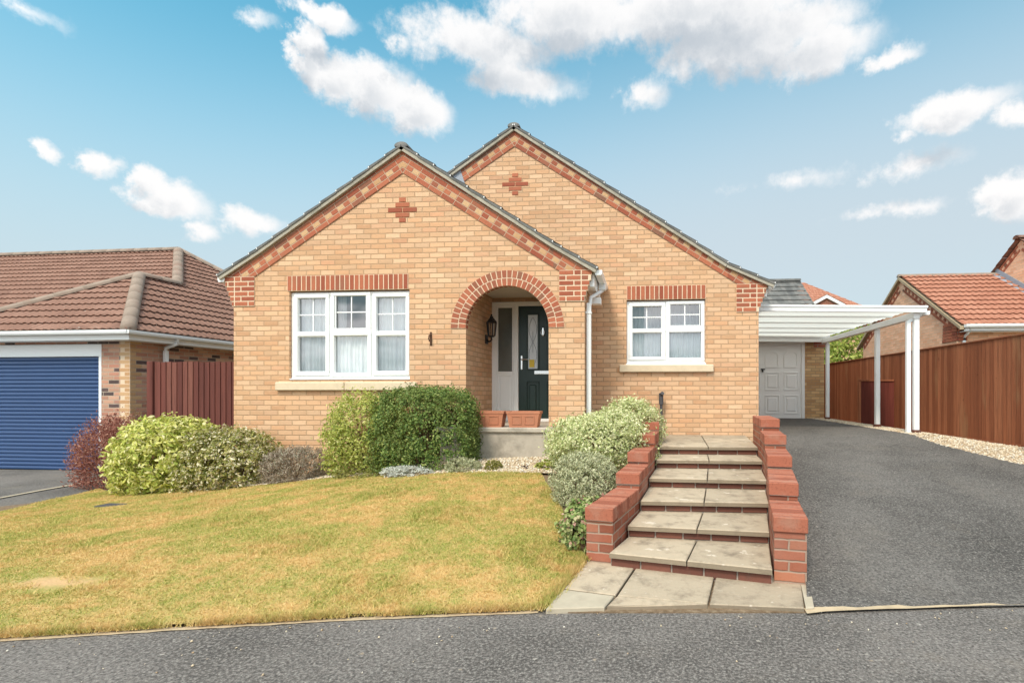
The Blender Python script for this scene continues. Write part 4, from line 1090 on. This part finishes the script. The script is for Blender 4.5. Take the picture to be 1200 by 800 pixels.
# ================================================================== NEIGHBOUR ON THE RIGHT
nr = thing('neighbour_house', 'orange brick house with red pantiles beyond the long brown fence', 'house', (10.0, 15, .4))
GX, ya, yb_, yc = 7.5, 13.2, 18.6, 15.9
rz = 4.74; ezr = 3.06
mb = MB(); mb.add([(GX,ya,.2),(GX,yb_,.2),(GX,yb_,ezr),(GX,yc,rz-.06),(GX,ya,ezr)], [(0,1,2,3,4)])
mb.holed([(GX,.2),(16,.2),(16,ezr),(GX,ezr)], [[(8.15,.3),(10.6,.3),(10.6,2.55),(8.15,2.55)]], lambda a, b: (a, ya, b)); reveal(mb, 8.15, 10.6, .3, 2.55, ya, .08)
mb.build('wall', M['orange'], nr, recalc=False)
mb = MB(); mb.box(8.15,10.6,ya+.0,ya+.05,2.45,2.545); mb.box(8.2,10.55,ya+.03,ya+.06,.3,2.46); mb.build('garage_door', M['garagedoor'], nr)
t_ = MB(); Lr = math.hypot(yc-ya+.3, rz-ezr+.15); Vr = Vector((0, yc-ya+.3, rz-ezr+.15))
tiles(t_, (GX-.08, ya-.3, ezr-.12), X1, Vr, [(0,0),(9,0),(9,Lr),(0,Lr)], .30, .165, .024, .034)
t_.add([(GX-.08,yc,rz),(16,yc,rz),(16,yb_+.3,ezr-.15),(GX-.08,yb_+.3,ezr-.15)], [(0,1,2,3)])
rf = t_.build('roof', M['tile_red'], nr, recalc=False)
h_ = MB(); halfround(h_, (GX-.08,yc,rz+.01), (10.1,yc,rz+.01), .11, 6, 0, .6); h_.build('ridge_cap', M['hip'], rf)
mb = MB()
for sg, y0 in ((1, ya-.3), (-1, yb_+.3)):
    mb.prism([(GX-.10,y0,ezr-.135),(GX-.10,yc,rz-.01),(GX-.10,yc,rz-.09),(GX-.10,y0,ezr-.215)], (.12,0,0))
mb.build('verge', simple('buff_verge_cement', (.42,.33,.22), .95, .1, .2, 12), rf)
# raking checker band and corbel
for sg, y0 in ((1, ya), (-1, yb_)):
    mb = MB()
    d = Vector((0, yc-y0, rz-.10-ezr)); L = d.length; d.normalize(); W_ = Vector((0, -d.z*sg, d.y*sg)); n = int(L/.225)
    for i in range(n):
        for r0 in range(3):
            for h2 in (0, 1):
                if r0 == 1 and h2: continue
                brick(mb, Vector((GX, y0, ezr-.03)) + d*(i*.225+.056+h2*.1125) - W_*(.05+r0*.075), d, X1, W_, .108, .024, .065)
    mb.build('verge_band', M['redbrick'], nr)
mb = MB()
for k in range(6):
    for i in range(3): brick(mb, (GX-.004, ya-.03*k/5+.1+i*.2, ezr-.42+k*.075), Y1, X1, Z1, .19, .03, .065)
for k in range(6): brick(mb, (GX+.1, ya-.03-.02*k, ezr-.42+k*.075), X1, Y1, Z1, .2, .08, .065)
mb.build('corbel', M['redbrick'], nr)
mb = MB(); gutter(mb, (GX-.02,ya-.36,ezr-.10), (16,ya-.36,ezr-.10)); mb.box(GX,16,ya-.3,ya-.28,ezr-.26,ezr-.11); mb.box(GX,16,ya-.3,ya,ezr-.262,ezr-.25); mb.build('gutter', M['upvc'], nr)
mb = MB(); mb.box(7.60,7.67,ya-.07,ya-.0,.3,2.70,0,.006); mb.tube([(7.635,ya-.035,2.68),(7.635,ya-.3,2.84),(7.635,ya-.33,2.95)], .034, 6); mb.build('downpipe', M['upvc'], nr)
mb = MB(); mb.add([(10.1,11.0,.2),(10.1,18.8,.2),(10.1,18.8,2.9),(10.1,14.9,5.45),(10.1,11.0,2.9)], [(0,1,2,3,4)]); mb.build('tall_gable_wall', M['orange'], nr, recalc=False)
mb = MB()
for y0 in (10.8, 19.0):
    L = math.hypot(14.9-y0, 2.7); Vv = Vector((0, 14.9-y0, 2.7)); tiles(mb, (10.0, y0, 2.80), X1, Vv, [(0,0),(6,0),(6,L),(0,L)], .3, .3, .02, .02)
halfround(mb, (9.98,14.9,5.52), (16,14.9,5.52), .12, 6, 0, .6)
rf = mb.build('roof', M['tile_brown'], nr, recalc=False)
for sg, y0 in ((1, 11.0), (-1, 18.8)):
    mb = MB(); d = Vector((0, 14.9-y0, 2.55)); L = d.length; d.normalize(); W_ = Vector((0, -d.z*sg, d.y*sg))
    for i in range(int(L/.225)):
        for r0 in range(3):
            for h2 in (0, 1):
                if r0 == 1 and h2: continue
                brick(mb, Vector((10.1, y0, 2.9)) + d*(i*.225+.056+h2*.1125) - W_*(.04+r0*.075), d, X1, W_, .108, .024, .065)
    mb.build('verge_band', M['redbrick'], nr)
mb = MB(); fl = Vector((0, 14.9-16.0, 0))
mb.prism([(10.08,yc,rz+.05),(10.08,ya,ezr+.05),(10.08,ya,ezr+.22),(10.08,yc,rz+.22)], (.015,0,0)); mb.prism([(9.88,yc,rz+.05),(9.88,ya,ezr+.05),(10.09,ya,ezr+.06),(10.09,yc,rz+.06)], (0,0,.012)); mb.build('lead_flashing', M['lead'], nr)
# house far behind the carport
fh = thing('far_house', 'distant house with an orange red roof just above the carport', 'house', (9.5, 32, .4))
mb = MB(); mb.add([(5,30.6,.2),(14.5,30.6,.2),(14.5,30.6,5.3),(5,30.6,5.3)], [(0,1,2,3)]); mb.add([(14.5,30.6,.2),(14.5,40,.2),(14.5,40,5.3),(14.5,30.6,5.3)], [(0,1,2,3)]); mb.build('wall', M['orange'], fh, recalc=False)
t_ = MB(); L = math.hypot(5, 3.4); tiles(t_, (3.0,30,5.1), X1, Vector((0,5,3.4)), [(0,0),(11.6,0),(7.4,L),(5.0,L)], .34, .34, .02, .02, 6)
t_.add([(14.6,30,5.1),(14.6,40,5.1),(10.4,35,8.5)], [(0,1,2)]); t_.build('roof', M['tile_red'], fh, recalc=False)
mb = MB()
for sg in (-1, 1): mb.prism([(10.05,29.7,6.75),(10.05+sg*1.0,29.7,6.2),(10.05+sg*1.0,29.7,6.02),(10.05,29.7,6.57)], (0,.12,0))
mb.build('bargeboard', M['upvc'], fh)
mb = MB(); mb.add([(9.1,29.82,5.2),(11.0,29.82,5.2),(11.0,29.82,6.1),(10.05,29.82,6.62),(9.1,29.82,6.1)], [(0,1,2,3,4)]); mb.build('dormer_wall', M['wallred'], fh, recalc=False)
t_ = MB(); t_.add([(10.05,29.68,6.77),(10.05,32,6.77),(11.1,32,6.2),(11.1,29.68,6.2)], [(0,1,2,3)]); t_.add([(10.05,29.68,6.77),(10.05,32,6.77),(9.0,32,6.2),(9.0,29.68,6.2)], [(0,1,2,3)]); t_.build('dormer_roof', M['tile_red'], fh)

# ================================================================== FOLIAGE
rng = np.random.default_rng(11)
def np_mesh(name, V, F, mat, parent=None, origin=None, smooth=False):
    """V (n,3) float, F (m,k) int; all faces k-gons"""
    me = bpy.data.meshes.new(name); k = F.shape[1]
    me.vertices.add(len(V)); me.vertices.foreach_set('co', V.astype(np.float32).ravel())
    me.loops.add(F.size); me.loops.foreach_set('vertex_index', F.astype(np.int32).ravel())
    me.polygons.add(len(F)); me.polygons.foreach_set('loop_start', np.arange(0, F.size, k, dtype=np.int32))
    try: me.polygons.foreach_set('loop_total', np.full(len(F), k, dtype=np.int32))
    except Exception: pass
    me.update(calc_edges=True); me.validate()
    me.materials.append(mat)
    o = bpy.data.objects.new(name, me); COL.objects.link(o)
    if parent is not None:
        o.parent = parent; me.transform(Matrix.Translation(-root_of(parent).location))
    elif origin is not None:
        me.transform(Matrix.Translation(-Vector(origin))); o.location = origin
    return o
def unit(a): return a / np.maximum(1e-9, np.linalg.norm(a, axis=1, keepdims=True))
def leaf_cloud(P, N, size, aspect, rand=.8, droop=.2, fold=.25, axis=None):
    """leaves: folded diamonds (two triangles sharing the midrib)"""
    n = len(P)
    nn = unit(N + rng.normal(0, rand, (n, 3)))
    t_ = rng.normal(0, 1, (n, 3)) if axis is None else axis + rng.normal(0, .35, (n, 3))
    t_[:, 2] -= droop
    t_ = unit(t_ - nn * np.sum(t_*nn, 1, keepdims=True)); s_ = np.cross(nn, t_)
    L = size * rng.uniform(.65, 1.25, (n, 1)); Wd = L * aspect
    base = P - t_*L*.5; tip = P + t_*L*.5 - nn*L*.12
    l = P + s_*Wd*.5 + nn*L*fold*.5*aspect; r = P - s_*Wd*.5 + nn*L*fold*.5*aspect
    V = np.stack([base, l, tip, r], 1).reshape(-1, 3); i = np.arange(n)[:, None]*4
    F = np.concatenate([i + np.array([[0, 1, 2]]), i + np.array([[0, 2, 3]])], 1).reshape(-1, 3)
    return V, F
def crown_pts(n, c, r, power=2.0, lumps=16, lamp=.14, inner=.62, clump=0.05, zlo=-.75, seed=0):
    rg = np.random.default_rng(seed)
    nc = max(8, n // 14)
    d = unit(rg.normal(0, 1, (nc, 3)))
    d = d[d[:, 2] > zlo]
    L = unit(rg.normal(0, 1, (lumps, 3))); A = rg.uniform(-.6, 1, lumps) * lamp
    def rad(d):
        rr = (np.sum(np.abs(d)**power, 1)) ** (-1/power)
        bump = (np.exp(-(1 - d @ L.T) * 9) * A).sum(1)
        return rr * (1 + bump)
    f = 1 - (1-inner) * np.abs(rg.normal(0, .42, len(d))).clip(0, 1.6)
    C = d * (rad(d)*f)[:, None]
    k = int(math.ceil(n / len(C)))
    P = np.repeat(C, k, 0)[:n] + rg.normal(0, clump, (min(n, len(C)*k), 3))
    N = unit(P.copy()); 
    return np.array(c) + P*np.array(r), N
def shrub(name, label, x0, x1, y, ry, z0, z1, n, size, aspect, mat, seed, cat='shrub', group=None, power=2.2, lamp=.14, clump=.06, rand=.8, droop=.25, spiky=False, sink=.62, part='foliage', stems=5, inner=.62, dy=0):
    cx, rx = (x0+x1)/2, (x1-x0)/2; gz = H(cx, y) if -9 < cx < .3 else z0
    r_ = thing(name, label, cat, (cx, y, z0), group)
    rz = (z1-z0)/(1+sink); cz = z0 + rz*sink
    P, N = crown_pts(n, (cx, y, cz), (rx*.97, ry, rz*.97), power, 18, lamp, inner, clump, -sink-.12, seed)
    keep = P[:, 2] > z0 + .005; P, N = P[keep], N[keep]
    ax = None
    if spiky: ax = unit(N*np.array([.7,.7,.5]) + np.array([0,0,.65])); nrm = rng.normal(0, 1, N.shape)
    V, F = leaf_cloud(P, nrm if spiky else N + np.array([0,-.1,.35]), size, aspect, rand, 0 if spiky else droop, .25, ax)
    np_mesh(part, V, F, mat, r_)
    m_ = MB(); rg = random.Random(seed)
    for k in range(stems):
        a = rg.uniform(0, 6.28); f_ = rg.uniform(.2, .75)
        p0 = Vector((cx + .06*math.cos(a), y + .06*math.sin(a), z0-.05)); p2 = Vector((cx + rx*f_*math.cos(a), y + ry*f_*math.sin(a), z0 + (z1-z0)*rg.uniform(.5,.8)))
        p1 = p0.lerp(p2, .5) + Vector((0,0,.08*(z1-z0)))
        m_.tube([p0, p1, p2], [.014, .009, .004], 5)
    m_.build('stems', M['bark'], r_)
    return r_
shrub('barberry', 'dull red twiggy barberry beside the blue garage door', -8.95, -7.75, 7.65, .50, -.13, 1.00, 20000, .036, .45, M['leaf_barb'], 1, stems=14, rand=1.0, lamp=.22, clump=.09, spiky=True, inner=.45)
shrub('shrub', 'large rounded yellow green variegated shrub in front of the dark red fence', -7.60, -6.16, 7.05, .66, -.06, 1.05, 13000, .075, .42, M['leaf_lime'], 2, lamp=.16, droop=.45, clump=.06)
shrub('shrub', 'olive green shrub dotted with cream flowers beside the bungalow corner', -6.44, -5.20, 6.92, .52, .02, .88, 13000, .048, .5, M['leaf_flower'], 3, lamp=.2, clump=.06)
shrub('heath_bush', 'low grey brown wiry bush under the big window', -5.26, -4.42, 6.80, .30, .14, .62, 8000, .045, .22, M['leaf_heath'], 4, spiky=True, lamp=.22, clump=.07)
shrub('shrub', 'light yellow green bush with a loose outline left of the clipped dark one', -4.42, -3.25, 6.98, .48, .24, 1.32, 13000, .045, .5, M['leaf_light'], 5, power=2.4, lamp=.22, clump=.08)
shrub('box_bush', 'dense dark green clipped bush left of the porch step', -3.68, -2.27, 6.90, .46, .30, 1.46, 34000, .036, .55, M['leaf_box'], 6, power=4.2, lamp=.08, clump=.05, inner=.7)
shrub('euonymus', 'big cream variegated bush spilling over the left stepped wall', -1.16, .10, 6.55, .70, .42, 1.10, 23000, .040, .5, M['leaf_eu'], 7, power=2.5, lamp=.22, clump=.07)
shrub('euonymus', 'taller cream variegated bush behind against the wall by the dark pipe', -.66, .24, 7.30, .54, .50, 1.27, 14000, .040, .5, M['leaf_eu'], 17, power=2.4, lamp=.2, clump=.07)
shrub('silver_bush', 'rounded silvery green bush beside the lowest part of the left stepped wall', -.95, -.24, 5.30, .36, .22, .76, 17000, .030, .32, M['leaf_silver'], 8, lamp=.12, clump=.05)
shrub('heuchera', 'low leafy plant with pink tinged leaves at the foot of the left brick pillar', -.70, -.27, 4.38, .24, .10, .47, 3600, .04, .75, M['leaf_low'], 9, lamp=.2, clump=.08, rand=.6)
shrub('ground_plant', 'pale silver mat plant at the lawn edge below the dark clipped bush', -3.32, -2.62, 6.36, .11, .30, .44, 3600, .035, .3, M['leaf_pale'], 10, cat='plant', spiky=True, stems=1)
shrub('ground_plant', 'small grey lavender tuft at the left end of the porch step', -2.52, -2.06, 6.44, .16, .34, .55, 3600, .045, .18, M['leaf_silver'], 12, cat='plant', spiky=True, stems=1)
shrub('ground_plant', 'small olive green tuft in the gravel below the porch step', -1.99, -1.78, 6.42, .10, .37, .53, 1700, .03, .25, M['leaf_olive'], 13, cat='plant', spiky=True, stems=1)
shrub('ground_plant', 'bright lime green mat in the gravel below the porch step', -1.35, -.97, 6.42, .13, .38, .53, 1700, .035, .6, M['leaf_light'], 14, cat='plant', stems=1)
shrub('ground_plant', 'tiny dark purple plant in the gravel below the porch step', -1.57, -1.43, 6.42, .06, .38, .45, 350, .028, .6, M['leaf_purple'], 15, cat='plant', stems=1)
shrub('shrub', 'olive ground cover under the loose yellow green bush', -4.05, -3.35, 6.48, .12, .22, .36, 1800, .03, .4, M['leaf_olive'], 18, cat='plant', stems=1)
shrub('shrub', 'leafy sprig beside the long fence at the right edge', 5.31, 5.57, 7.62, .15, .60, 1.27, 320, .06, .5, M['leaf_light'], 16, cat='plant', stems=4, lamp=.3, clump=.12)
# tree beyond the fence
tr = thing('tree', 'bright green leafy tree seen under the carport roof', 'tree', (9.0, 25.5, .4))
P, N = crown_pts(9000, (9.0, 25.5, 2.9), (2.0, 1.6, 1.75), 2.2, 26, .25, .5, .09, -.9, 5)
V, F = leaf_cloud(P, N + np.array([0,0,.4]), .17, .55, .8, .3); np_mesh('crown', V, F, M['leaf_tree'], tr)
mb = MB(); mb.tube([(9.0,25.5,.2),(9.03,25.5,1.2),(9.0,25.5,2.6)], [.14,.11,.06], 8)
for k in range(6): a = k*1.05; mb.tube([(9.02,25.5,1.3+.1*k),(9.02+.7*math.cos(a),25.5+.7*math.sin(a),2.2+.15*k)], [.05,.02], 6)
mb.build('trunk', M['bark'], tr)

# grass blades
def Hn(x, y): return np.array([H(a, b) for a, b in zip(x, y)])
nB = 300000
a_ = cl(LA, 60); b_ = cl(LB, 60); A_ = np.array([(p.x, p.y) for p in a_]); B_ = np.array([(p.x, p.y) for p in b_])
u = rng.uniform(0, 60, nB); i = np.minimum(59, u.astype(int)); f = (u-i)[:, None]; v = rng.uniform(0, 1, nB)[:, None]**.9
pa = A_[i]*(1-f) + A_[i+1]*f; pb = B_[i]*(1-f) + B_[i+1]*f; Q = pa*(1-v) + pb*v
gx = np.linspace(-9, 0, 91); gy = np.linspace(1.8, 8, 63); G = np.array([[H(x, y) for y in gy] for x in gx])
fx = (Q[:, 0]+9)/.1; fy = (Q[:, 1]-1.8)/.1; ix = np.clip(fx.astype(int), 0, 89); iy = np.clip(fy.astype(int), 0, 61); fx = fx-ix; fy = fy-iy
gz = G[ix, iy]*(1-fx)*(1-fy) + G[ix+1, iy]*fx*(1-fy) + G[ix, iy+1]*(1-fx)*fy + G[ix+1, iy+1]*fx*fy
bare = ((Q[:, 0]+4.05)*2.9)**2 + ((Q[:, 1]-3.27 + .05*np.sin(Q[:, 0]*9))*7.0)**2 + .45*np.sin(Q[:, 0]*17)*np.sin(Q[:, 1]*23+1) + .25
keep = (bare > rng.uniform(.4, 2.0, nB)); Q, gz = Q[keep], gz[keep]; n = len(Q)
hgt = rng.uniform(.007, .020, n) * (1 + .6*(np.sin(Q[:, 0]*3.1+1)*np.sin(Q[:, 1]*4.3) > .5)); wd = rng.uniform(.0025, .0055, n); th = rng.uniform(0, 6.28, n); ln = rng.uniform(.3, 1.5, n)*hgt; la = rng.uniform(0, 6.28, n)
base = np.stack([Q[:, 0], Q[:, 1], gz+.002], 1); sd = np.stack([np.cos(th)*wd, np.sin(th)*wd, np.zeros(n)], 1)
tip = base + np.stack([np.cos(la)*ln, np.sin(la)*ln, hgt], 1)
V = np.stack([base-sd, base+sd, tip], 1).reshape(-1, 3); F = np.arange(n*3).reshape(-1, 3)
stuff(np_mesh('lawn_grass', V, F, M['blades']))
# ragged edge of longer dry grass along the road
n = 18000; u = rng.uniform(0, 1, n); e_ = cl([(x, y+.04) for x, y in LE], 200); E_ = np.array([(p.x, p.y) for p in e_]); k = (u*199.9).astype(int)
Q = E_[k] + np.stack([rng.normal(0, .02, n), np.abs(rng.normal(0, .04, n)) - .022], 1); sel = np.sin(Q[:, 0]*5) + np.sin(Q[:, 0]*13+2) + rng.normal(0, .8, n) > -1.0; Q = Q[sel]; n = len(Q)
hgt = rng.uniform(.015, .05, n); th = rng.uniform(0, 6.28, n); la = rng.uniform(0, 6.28, n)
base = np.stack([Q[:, 0], Q[:, 1], np.full(n, .015)], 1); sd = np.stack([np.cos(th), np.sin(th), 0*th], 1)*.003
tip = base + np.stack([np.cos(la)*hgt*.8, np.sin(la)*hgt*.8, hgt], 1)
n3 = 3500; k = rng.uniform(0, 1, n3)[:, None]; pe = [(-.62,3.22),(-.56,3.53),(-.455,4.14)]
pe = np.array([(q_.x, q_.y) for q_ in cl(pe, 100)])[(k[:, 0]*99.9).astype(int)] + np.stack([rng.normal(-.02, .022, n3), rng.normal(0, .02, n3)], 1)
h3 = rng.uniform(.02, .05, n3); b3 = np.stack([pe[:, 0], pe[:, 1], np.array([max(.02, H(a, b)) for a, b in pe])], 1); a3 = rng.uniform(0, 6.28, n3); s3 = np.stack([np.cos(a3), np.sin(a3), 0*a3], 1)*.003
a4 = rng.uniform(0, 6.28, n3); t3 = b3 + np.stack([np.cos(a4)*h3*.7, np.sin(a4)*h3*.7, h3], 1)
base = np.concatenate([base, b3]); sd = np.concatenate([sd, s3]); tip = np.concatenate([tip, t3]); n = len(base)
V = np.stack([base-sd, base+sd, tip], 1).reshape(-1, 3); stuff(np_mesh('verge_grass', V, np.arange(n*3).reshape(-1, 3), M['blades']))

# gravel stones
def stones(name, Q, z, smin, smax):
    n = len(Q); T = np.array([(1,0,0),(-1,0,0),(0,1,0),(0,-1,0),(0,0,.7),(0,0,-.7)], float)
    Fc = np.array([(0,2,4),(2,1,4),(1,3,4),(3,0,4),(2,0,5),(1,2,5),(3,1,5),(0,3,5)])
    s_ = rng.uniform(smin, smax, (n, 1, 1)) * rng.uniform(.7, 1.3, (n, 1, 3)); V = (T[None] + rng.normal(0, .22, (n, 6, 3))) * s_
    a = rng.uniform(0, 6.28, n); c, s2 = np.cos(a)[:, None], np.sin(a)[:, None]
    X = V[:, :, 0]*c - V[:, :, 1]*s2; Y = V[:, :, 0]*s2 + V[:, :, 1]*c
    V = np.stack([X + Q[:, :1], Y + Q[:, 1:2], V[:, :, 2] + z[:, None] + .004], 2).reshape(-1, 3)
    F = (np.arange(n)[:, None, None]*6 + Fc[None]).reshape(-1, 3)
    return stuff(np_mesh(name, V, F, M['stones']))
def strip_pts(A, B, n, lo=0, hi=1):
    a = np.array([(p.x, p.y) for p in cl(A, 80)]); b = np.array([(p.x, p.y) for p in cl(B, 80)])
    u = rng.uniform(0, 79.99, n); i = u.astype(int); f = (u-i)[:, None]; v = rng.uniform(lo, hi, n)[:, None]
    return (a[i]*(1-f)+a[i+1]*f)*(1-v) + (b[i]*(1-f)+b[i+1]*f)*v
Q = strip_pts([(-6.1,6.63),(-4.17,6.6),(-2.5,6.3),(-1.0,6.15)], [(-6.2,7.42),(-4.2,7.42),(-2.5,7.42),(-.9,7.42)], 9000)
stones('bed_gravel', Q, Hn(Q[:, 0], Q[:, 1])+.006, .008, .02)
Q = strip_pts(DR[1:-1] + [(4.40,16)], [(6.6,6.0),(5.6,7.2),(5.6,8.1),(5.6,9.2),(5.6,11),(5.6,16)], 17000, -.03, 1)
stones('strip_gravel', Q, np.array([Hd(x, y) for x, y in Q])-.002, .008, .019)
# loose grit and leaves on the road
Q = np.stack([rng.uniform(-4, 5, 500), np.zeros(500)], 1)[:180]; Q[:, 1] = np.array([itp(x, ROAD) for x in Q[:, 0]]) - .02 - np.abs(rng.normal(0, .28, 180))
stones('road_grit', Q, np.zeros(180), .003, .008)

# drain cover in the lawn
mb = MB(); z = H(-6.35,5.75)+.012; mb.box(-6.52,-6.2,5.66,5.84,z-.05,z,0,.006); mb.box(-6.49,-6.23,5.69,5.81,z,z+.006,0,.003)
tag(mb.build('drain_cover', M['post'], origin=(-6.35,5.75,z-.05)), 'small grey drain cover let into the lawn near the variegated shrub', 'drain cover')

# ================================================================== WORLD
world = bpy.data.worlds.new('World'); scene.world = world; world.use_nodes = True
nt = world.node_tree; nt.nodes.clear(); t = NT(nt)
SUN_EL, SUN_AZ = 50.0, 199.0          # azimuth clockwise from +Y (into the picture)
sky = t.n('ShaderNodeTexSky', sky_type='NISHITA', sun_disc=False, sun_elevation=R(SUN_EL), sun_rotation=R(SUN_AZ), altitude=20.0, air_density=1.0, dust_density=1.2, ozone_density=1.5)
gen = t.n('ShaderNodeTexCoord').outputs['Generated']
sp = t.n('ShaderNodeSeparateXYZ', {0: t.vm('NORMALIZE', gen)})
az = t.math('ARCTAN2', sp.outputs[0], sp.outputs[1]); el = t.math('ARCSINE', sp.outputs[2])
AE = t.n('ShaderNodeCombineXYZ', {0: az, 1: el}).outputs[0]
BL = [(-.572,.566,.058,.021,1),(-.594,.518,.027,.041,1),(-.552,.493,.059,.032,1),(-.492,.489,.066,.042,1),(-.421,.473,.058,.034,1),(-.674,.539,.04,.014,.45),(.092,.629,.249,.058,1),(.197,.578,.195,.055,1),(.314,.543,.097,.035,1),(-.155,.623,.162,.049,1),(.426,.513,.044,.015,.7),(-.315,.576,.154,.043,.9),(-.236,.536,.104,.031,.8),(0,.516,.052,.025,.5),(-.904,.31,.017,.014,.8),(-.856,.308,.024,.017,.9),(-.774,.276,.047,.03,1),(-.798,.293,.026,.02,.9),(-.674,.265,.048,.02,.75),(-.744,.237,.025,.015,.6),(.515,.417,.084,.025,.9),(.579,.393,.041,.015,.6),(.441,.398,.017,.01,.5),(.469,.359,.065,.022,.55),(.587,.288,.042,.033,1),(.433,.296,.093,.013,.45),(.257,.365,.087,.016,.3),(-.919,.461,.037,.012,.35),(-.45,.554,.026,.016,.5)]
def density(P):
    wv = t.vm('SUBTRACT', t.noise(P, 9.0, 5, .6, col=True), (.5,.5,.5))
    w2 = t.vm('SUBTRACT', t.noise(P, 30.0, 6, .65, col=True), (.5,.5,.5))
    w_ = t.vm('ADD', t.vm('ADD', P, t.vm('MULTIPLY', wv, (.075,.045,0))), t.vm('MULTIPLY', w2, (.055,.035,0)))
    cur = None
    for a, e, ra, re, wt in BL:
        k = 1.22
        d = t.vm('LENGTH', t.vm('MULTIPLY_ADD', w_, (1/(ra*k), 1/(re*k), 0), (-a/(ra*k), -e/(re*k), 0)))
        f_ = t.math('MULTIPLY_ADD', d, -wt, wt)
        cur = f_ if cur is None else t.math('MAXIMUM', cur, f_)
    cur = t.math('MAXIMUM', cur, -.9)
    # unseen cloud added over the rest of the dome to whiten the light
    back = t.math('SUBTRACT', t.noise(t.vm('MULTIPLY', P, (1, 2.4, 0)), 2.2, 4, .6), .43)
    away = t.math('MAXIMUM', t.step(t.math('ABSOLUTE', t.vm('DOT_PRODUCT', P, (1,0,0))), 1.1, 1.5), t.step(t.vm('DOT_PRODUCT', P, (0,1,0)), .80, 1.0))
    cur = t.math('MAXIMUM', cur, t.math('SUBTRACT', t.math('MULTIPLY', t.math('ADD', t.math('MULTIPLY', back, 5.0), .9), away), .9))
    fb = t.noise(P, 15.0, 10, .66)
    return t.math('ADD', cur, t.math('MULTIPLY', t.math('SUBTRACT', fb, .5), 1.15))
D0 = density(AE)
D2 = density(t.vm('ADD', AE, (.006,.017,0)))
D1 = density(t.vm('ADD', AE, (.014,.050,0)))
alpha = t.step(D0, .0, .52)
shade = t.math('MAXIMUM', t.step(D1, .1, .95), t.math('MULTIPLY', t.step(D2, .35, 1.1), .62))
CW, CG = (5.7, 5.6, 5.55), (2.75, 3.05, 3.4)
sd = (math.sin(R(SUN_AZ))*math.cos(R(SUN_EL)), math.cos(R(SUN_AZ))*math.cos(R(SUN_EL)), math.sin(R(SUN_EL)))
fill_glow = t.math('ADD', 1.0, t.math('MULTIPLY', t.step(t.vm('DOT_PRODUCT', t.vm('NORMALIZE', gen), sd), .0, 1.0), 1.7))   # added frontal fill: unseen cloud on the sun side made brighter
ccol = t.vm('SCALE', t.mix(t.math('MULTIPLY', shade, .85), CW, CG))
t.set(ccol.node.inputs['Scale'], fill_glow)
elh = t.math('SUBTRACT', el, t.math('MULTIPLY', t.step(az, -1.0, .35), .16))
haze = t.n('ShaderNodeMapRange', {0: elh, 1: .66, 2: .04, 3: 0.0, 4: 1.0}, interpolation_type='SMOOTHERSTEP').outputs[0]
skyc = t.mix(1.0, sky.outputs[0], (.66, 1.56, 1.33), 'MULTIPLY')
skyc = t.mix(t.math('MULTIPLY', haze, .93), skyc, (3.5, 3.88, 4.2))
fin = t.mix(t.math('MULTIPLY', alpha, .95), skyc, ccol)
bg = t.n('ShaderNodeBackground', {'Color': fin, 'Strength': .11})
wo = t.n('ShaderNodeOutputWorld'); nt.links.new(bg.outputs[0], wo.inputs[0])
try: world.cycles.sampling_method = 'MANUAL'; world.cycles.sample_map_resolution = 512
except Exception: pass

sun = bpy.data.lights.new('sun', 'SUN'); sun.energy = 2.0; sun.angle = R(14); sun.color = (1.0, .87, .73)
so = bpy.data.objects.new('sun', sun); COL.objects.link(so)
a = R(SUN_AZ); d = Vector((math.sin(a)*math.cos(R(SUN_EL)), math.cos(a)*math.cos(R(SUN_EL)), math.sin(R(SUN_EL))))
so.rotation_euler = (-d).to_track_quat('-Z', 'Y').to_euler(); so.location = d*40

# ================================================================== CAMERA
TH = math.atan(51/610)
cam = bpy.data.cameras.new('camera'); co = bpy.data.objects.new('camera', cam); COL.objects.link(co)
co.location = (0, 0, 1.38); co.rotation_euler = (R(90), 0, TH)
cam.sensor_fit = 'HORIZONTAL'; cam.sensor_width = 36.0; cam.lens = 610/1200*36
cam.shift_x = (600-704)/1200; cam.shift_y = (459-400)/1200
cam.clip_start = .05; cam.clip_end = 2000
scene.camera = co
scene.view_settings.view_transform = 'Standard'; scene.view_settings.look = 'None'
scene.view_settings.exposure = .72; scene.view_settings.gamma = 1.0; scene.view_settings.use_curve_mapping = False
scene.cycles.use_denoising = True
scene.cycles.max_bounces = 8; scene.cycles.transparent_max_bounces = 12
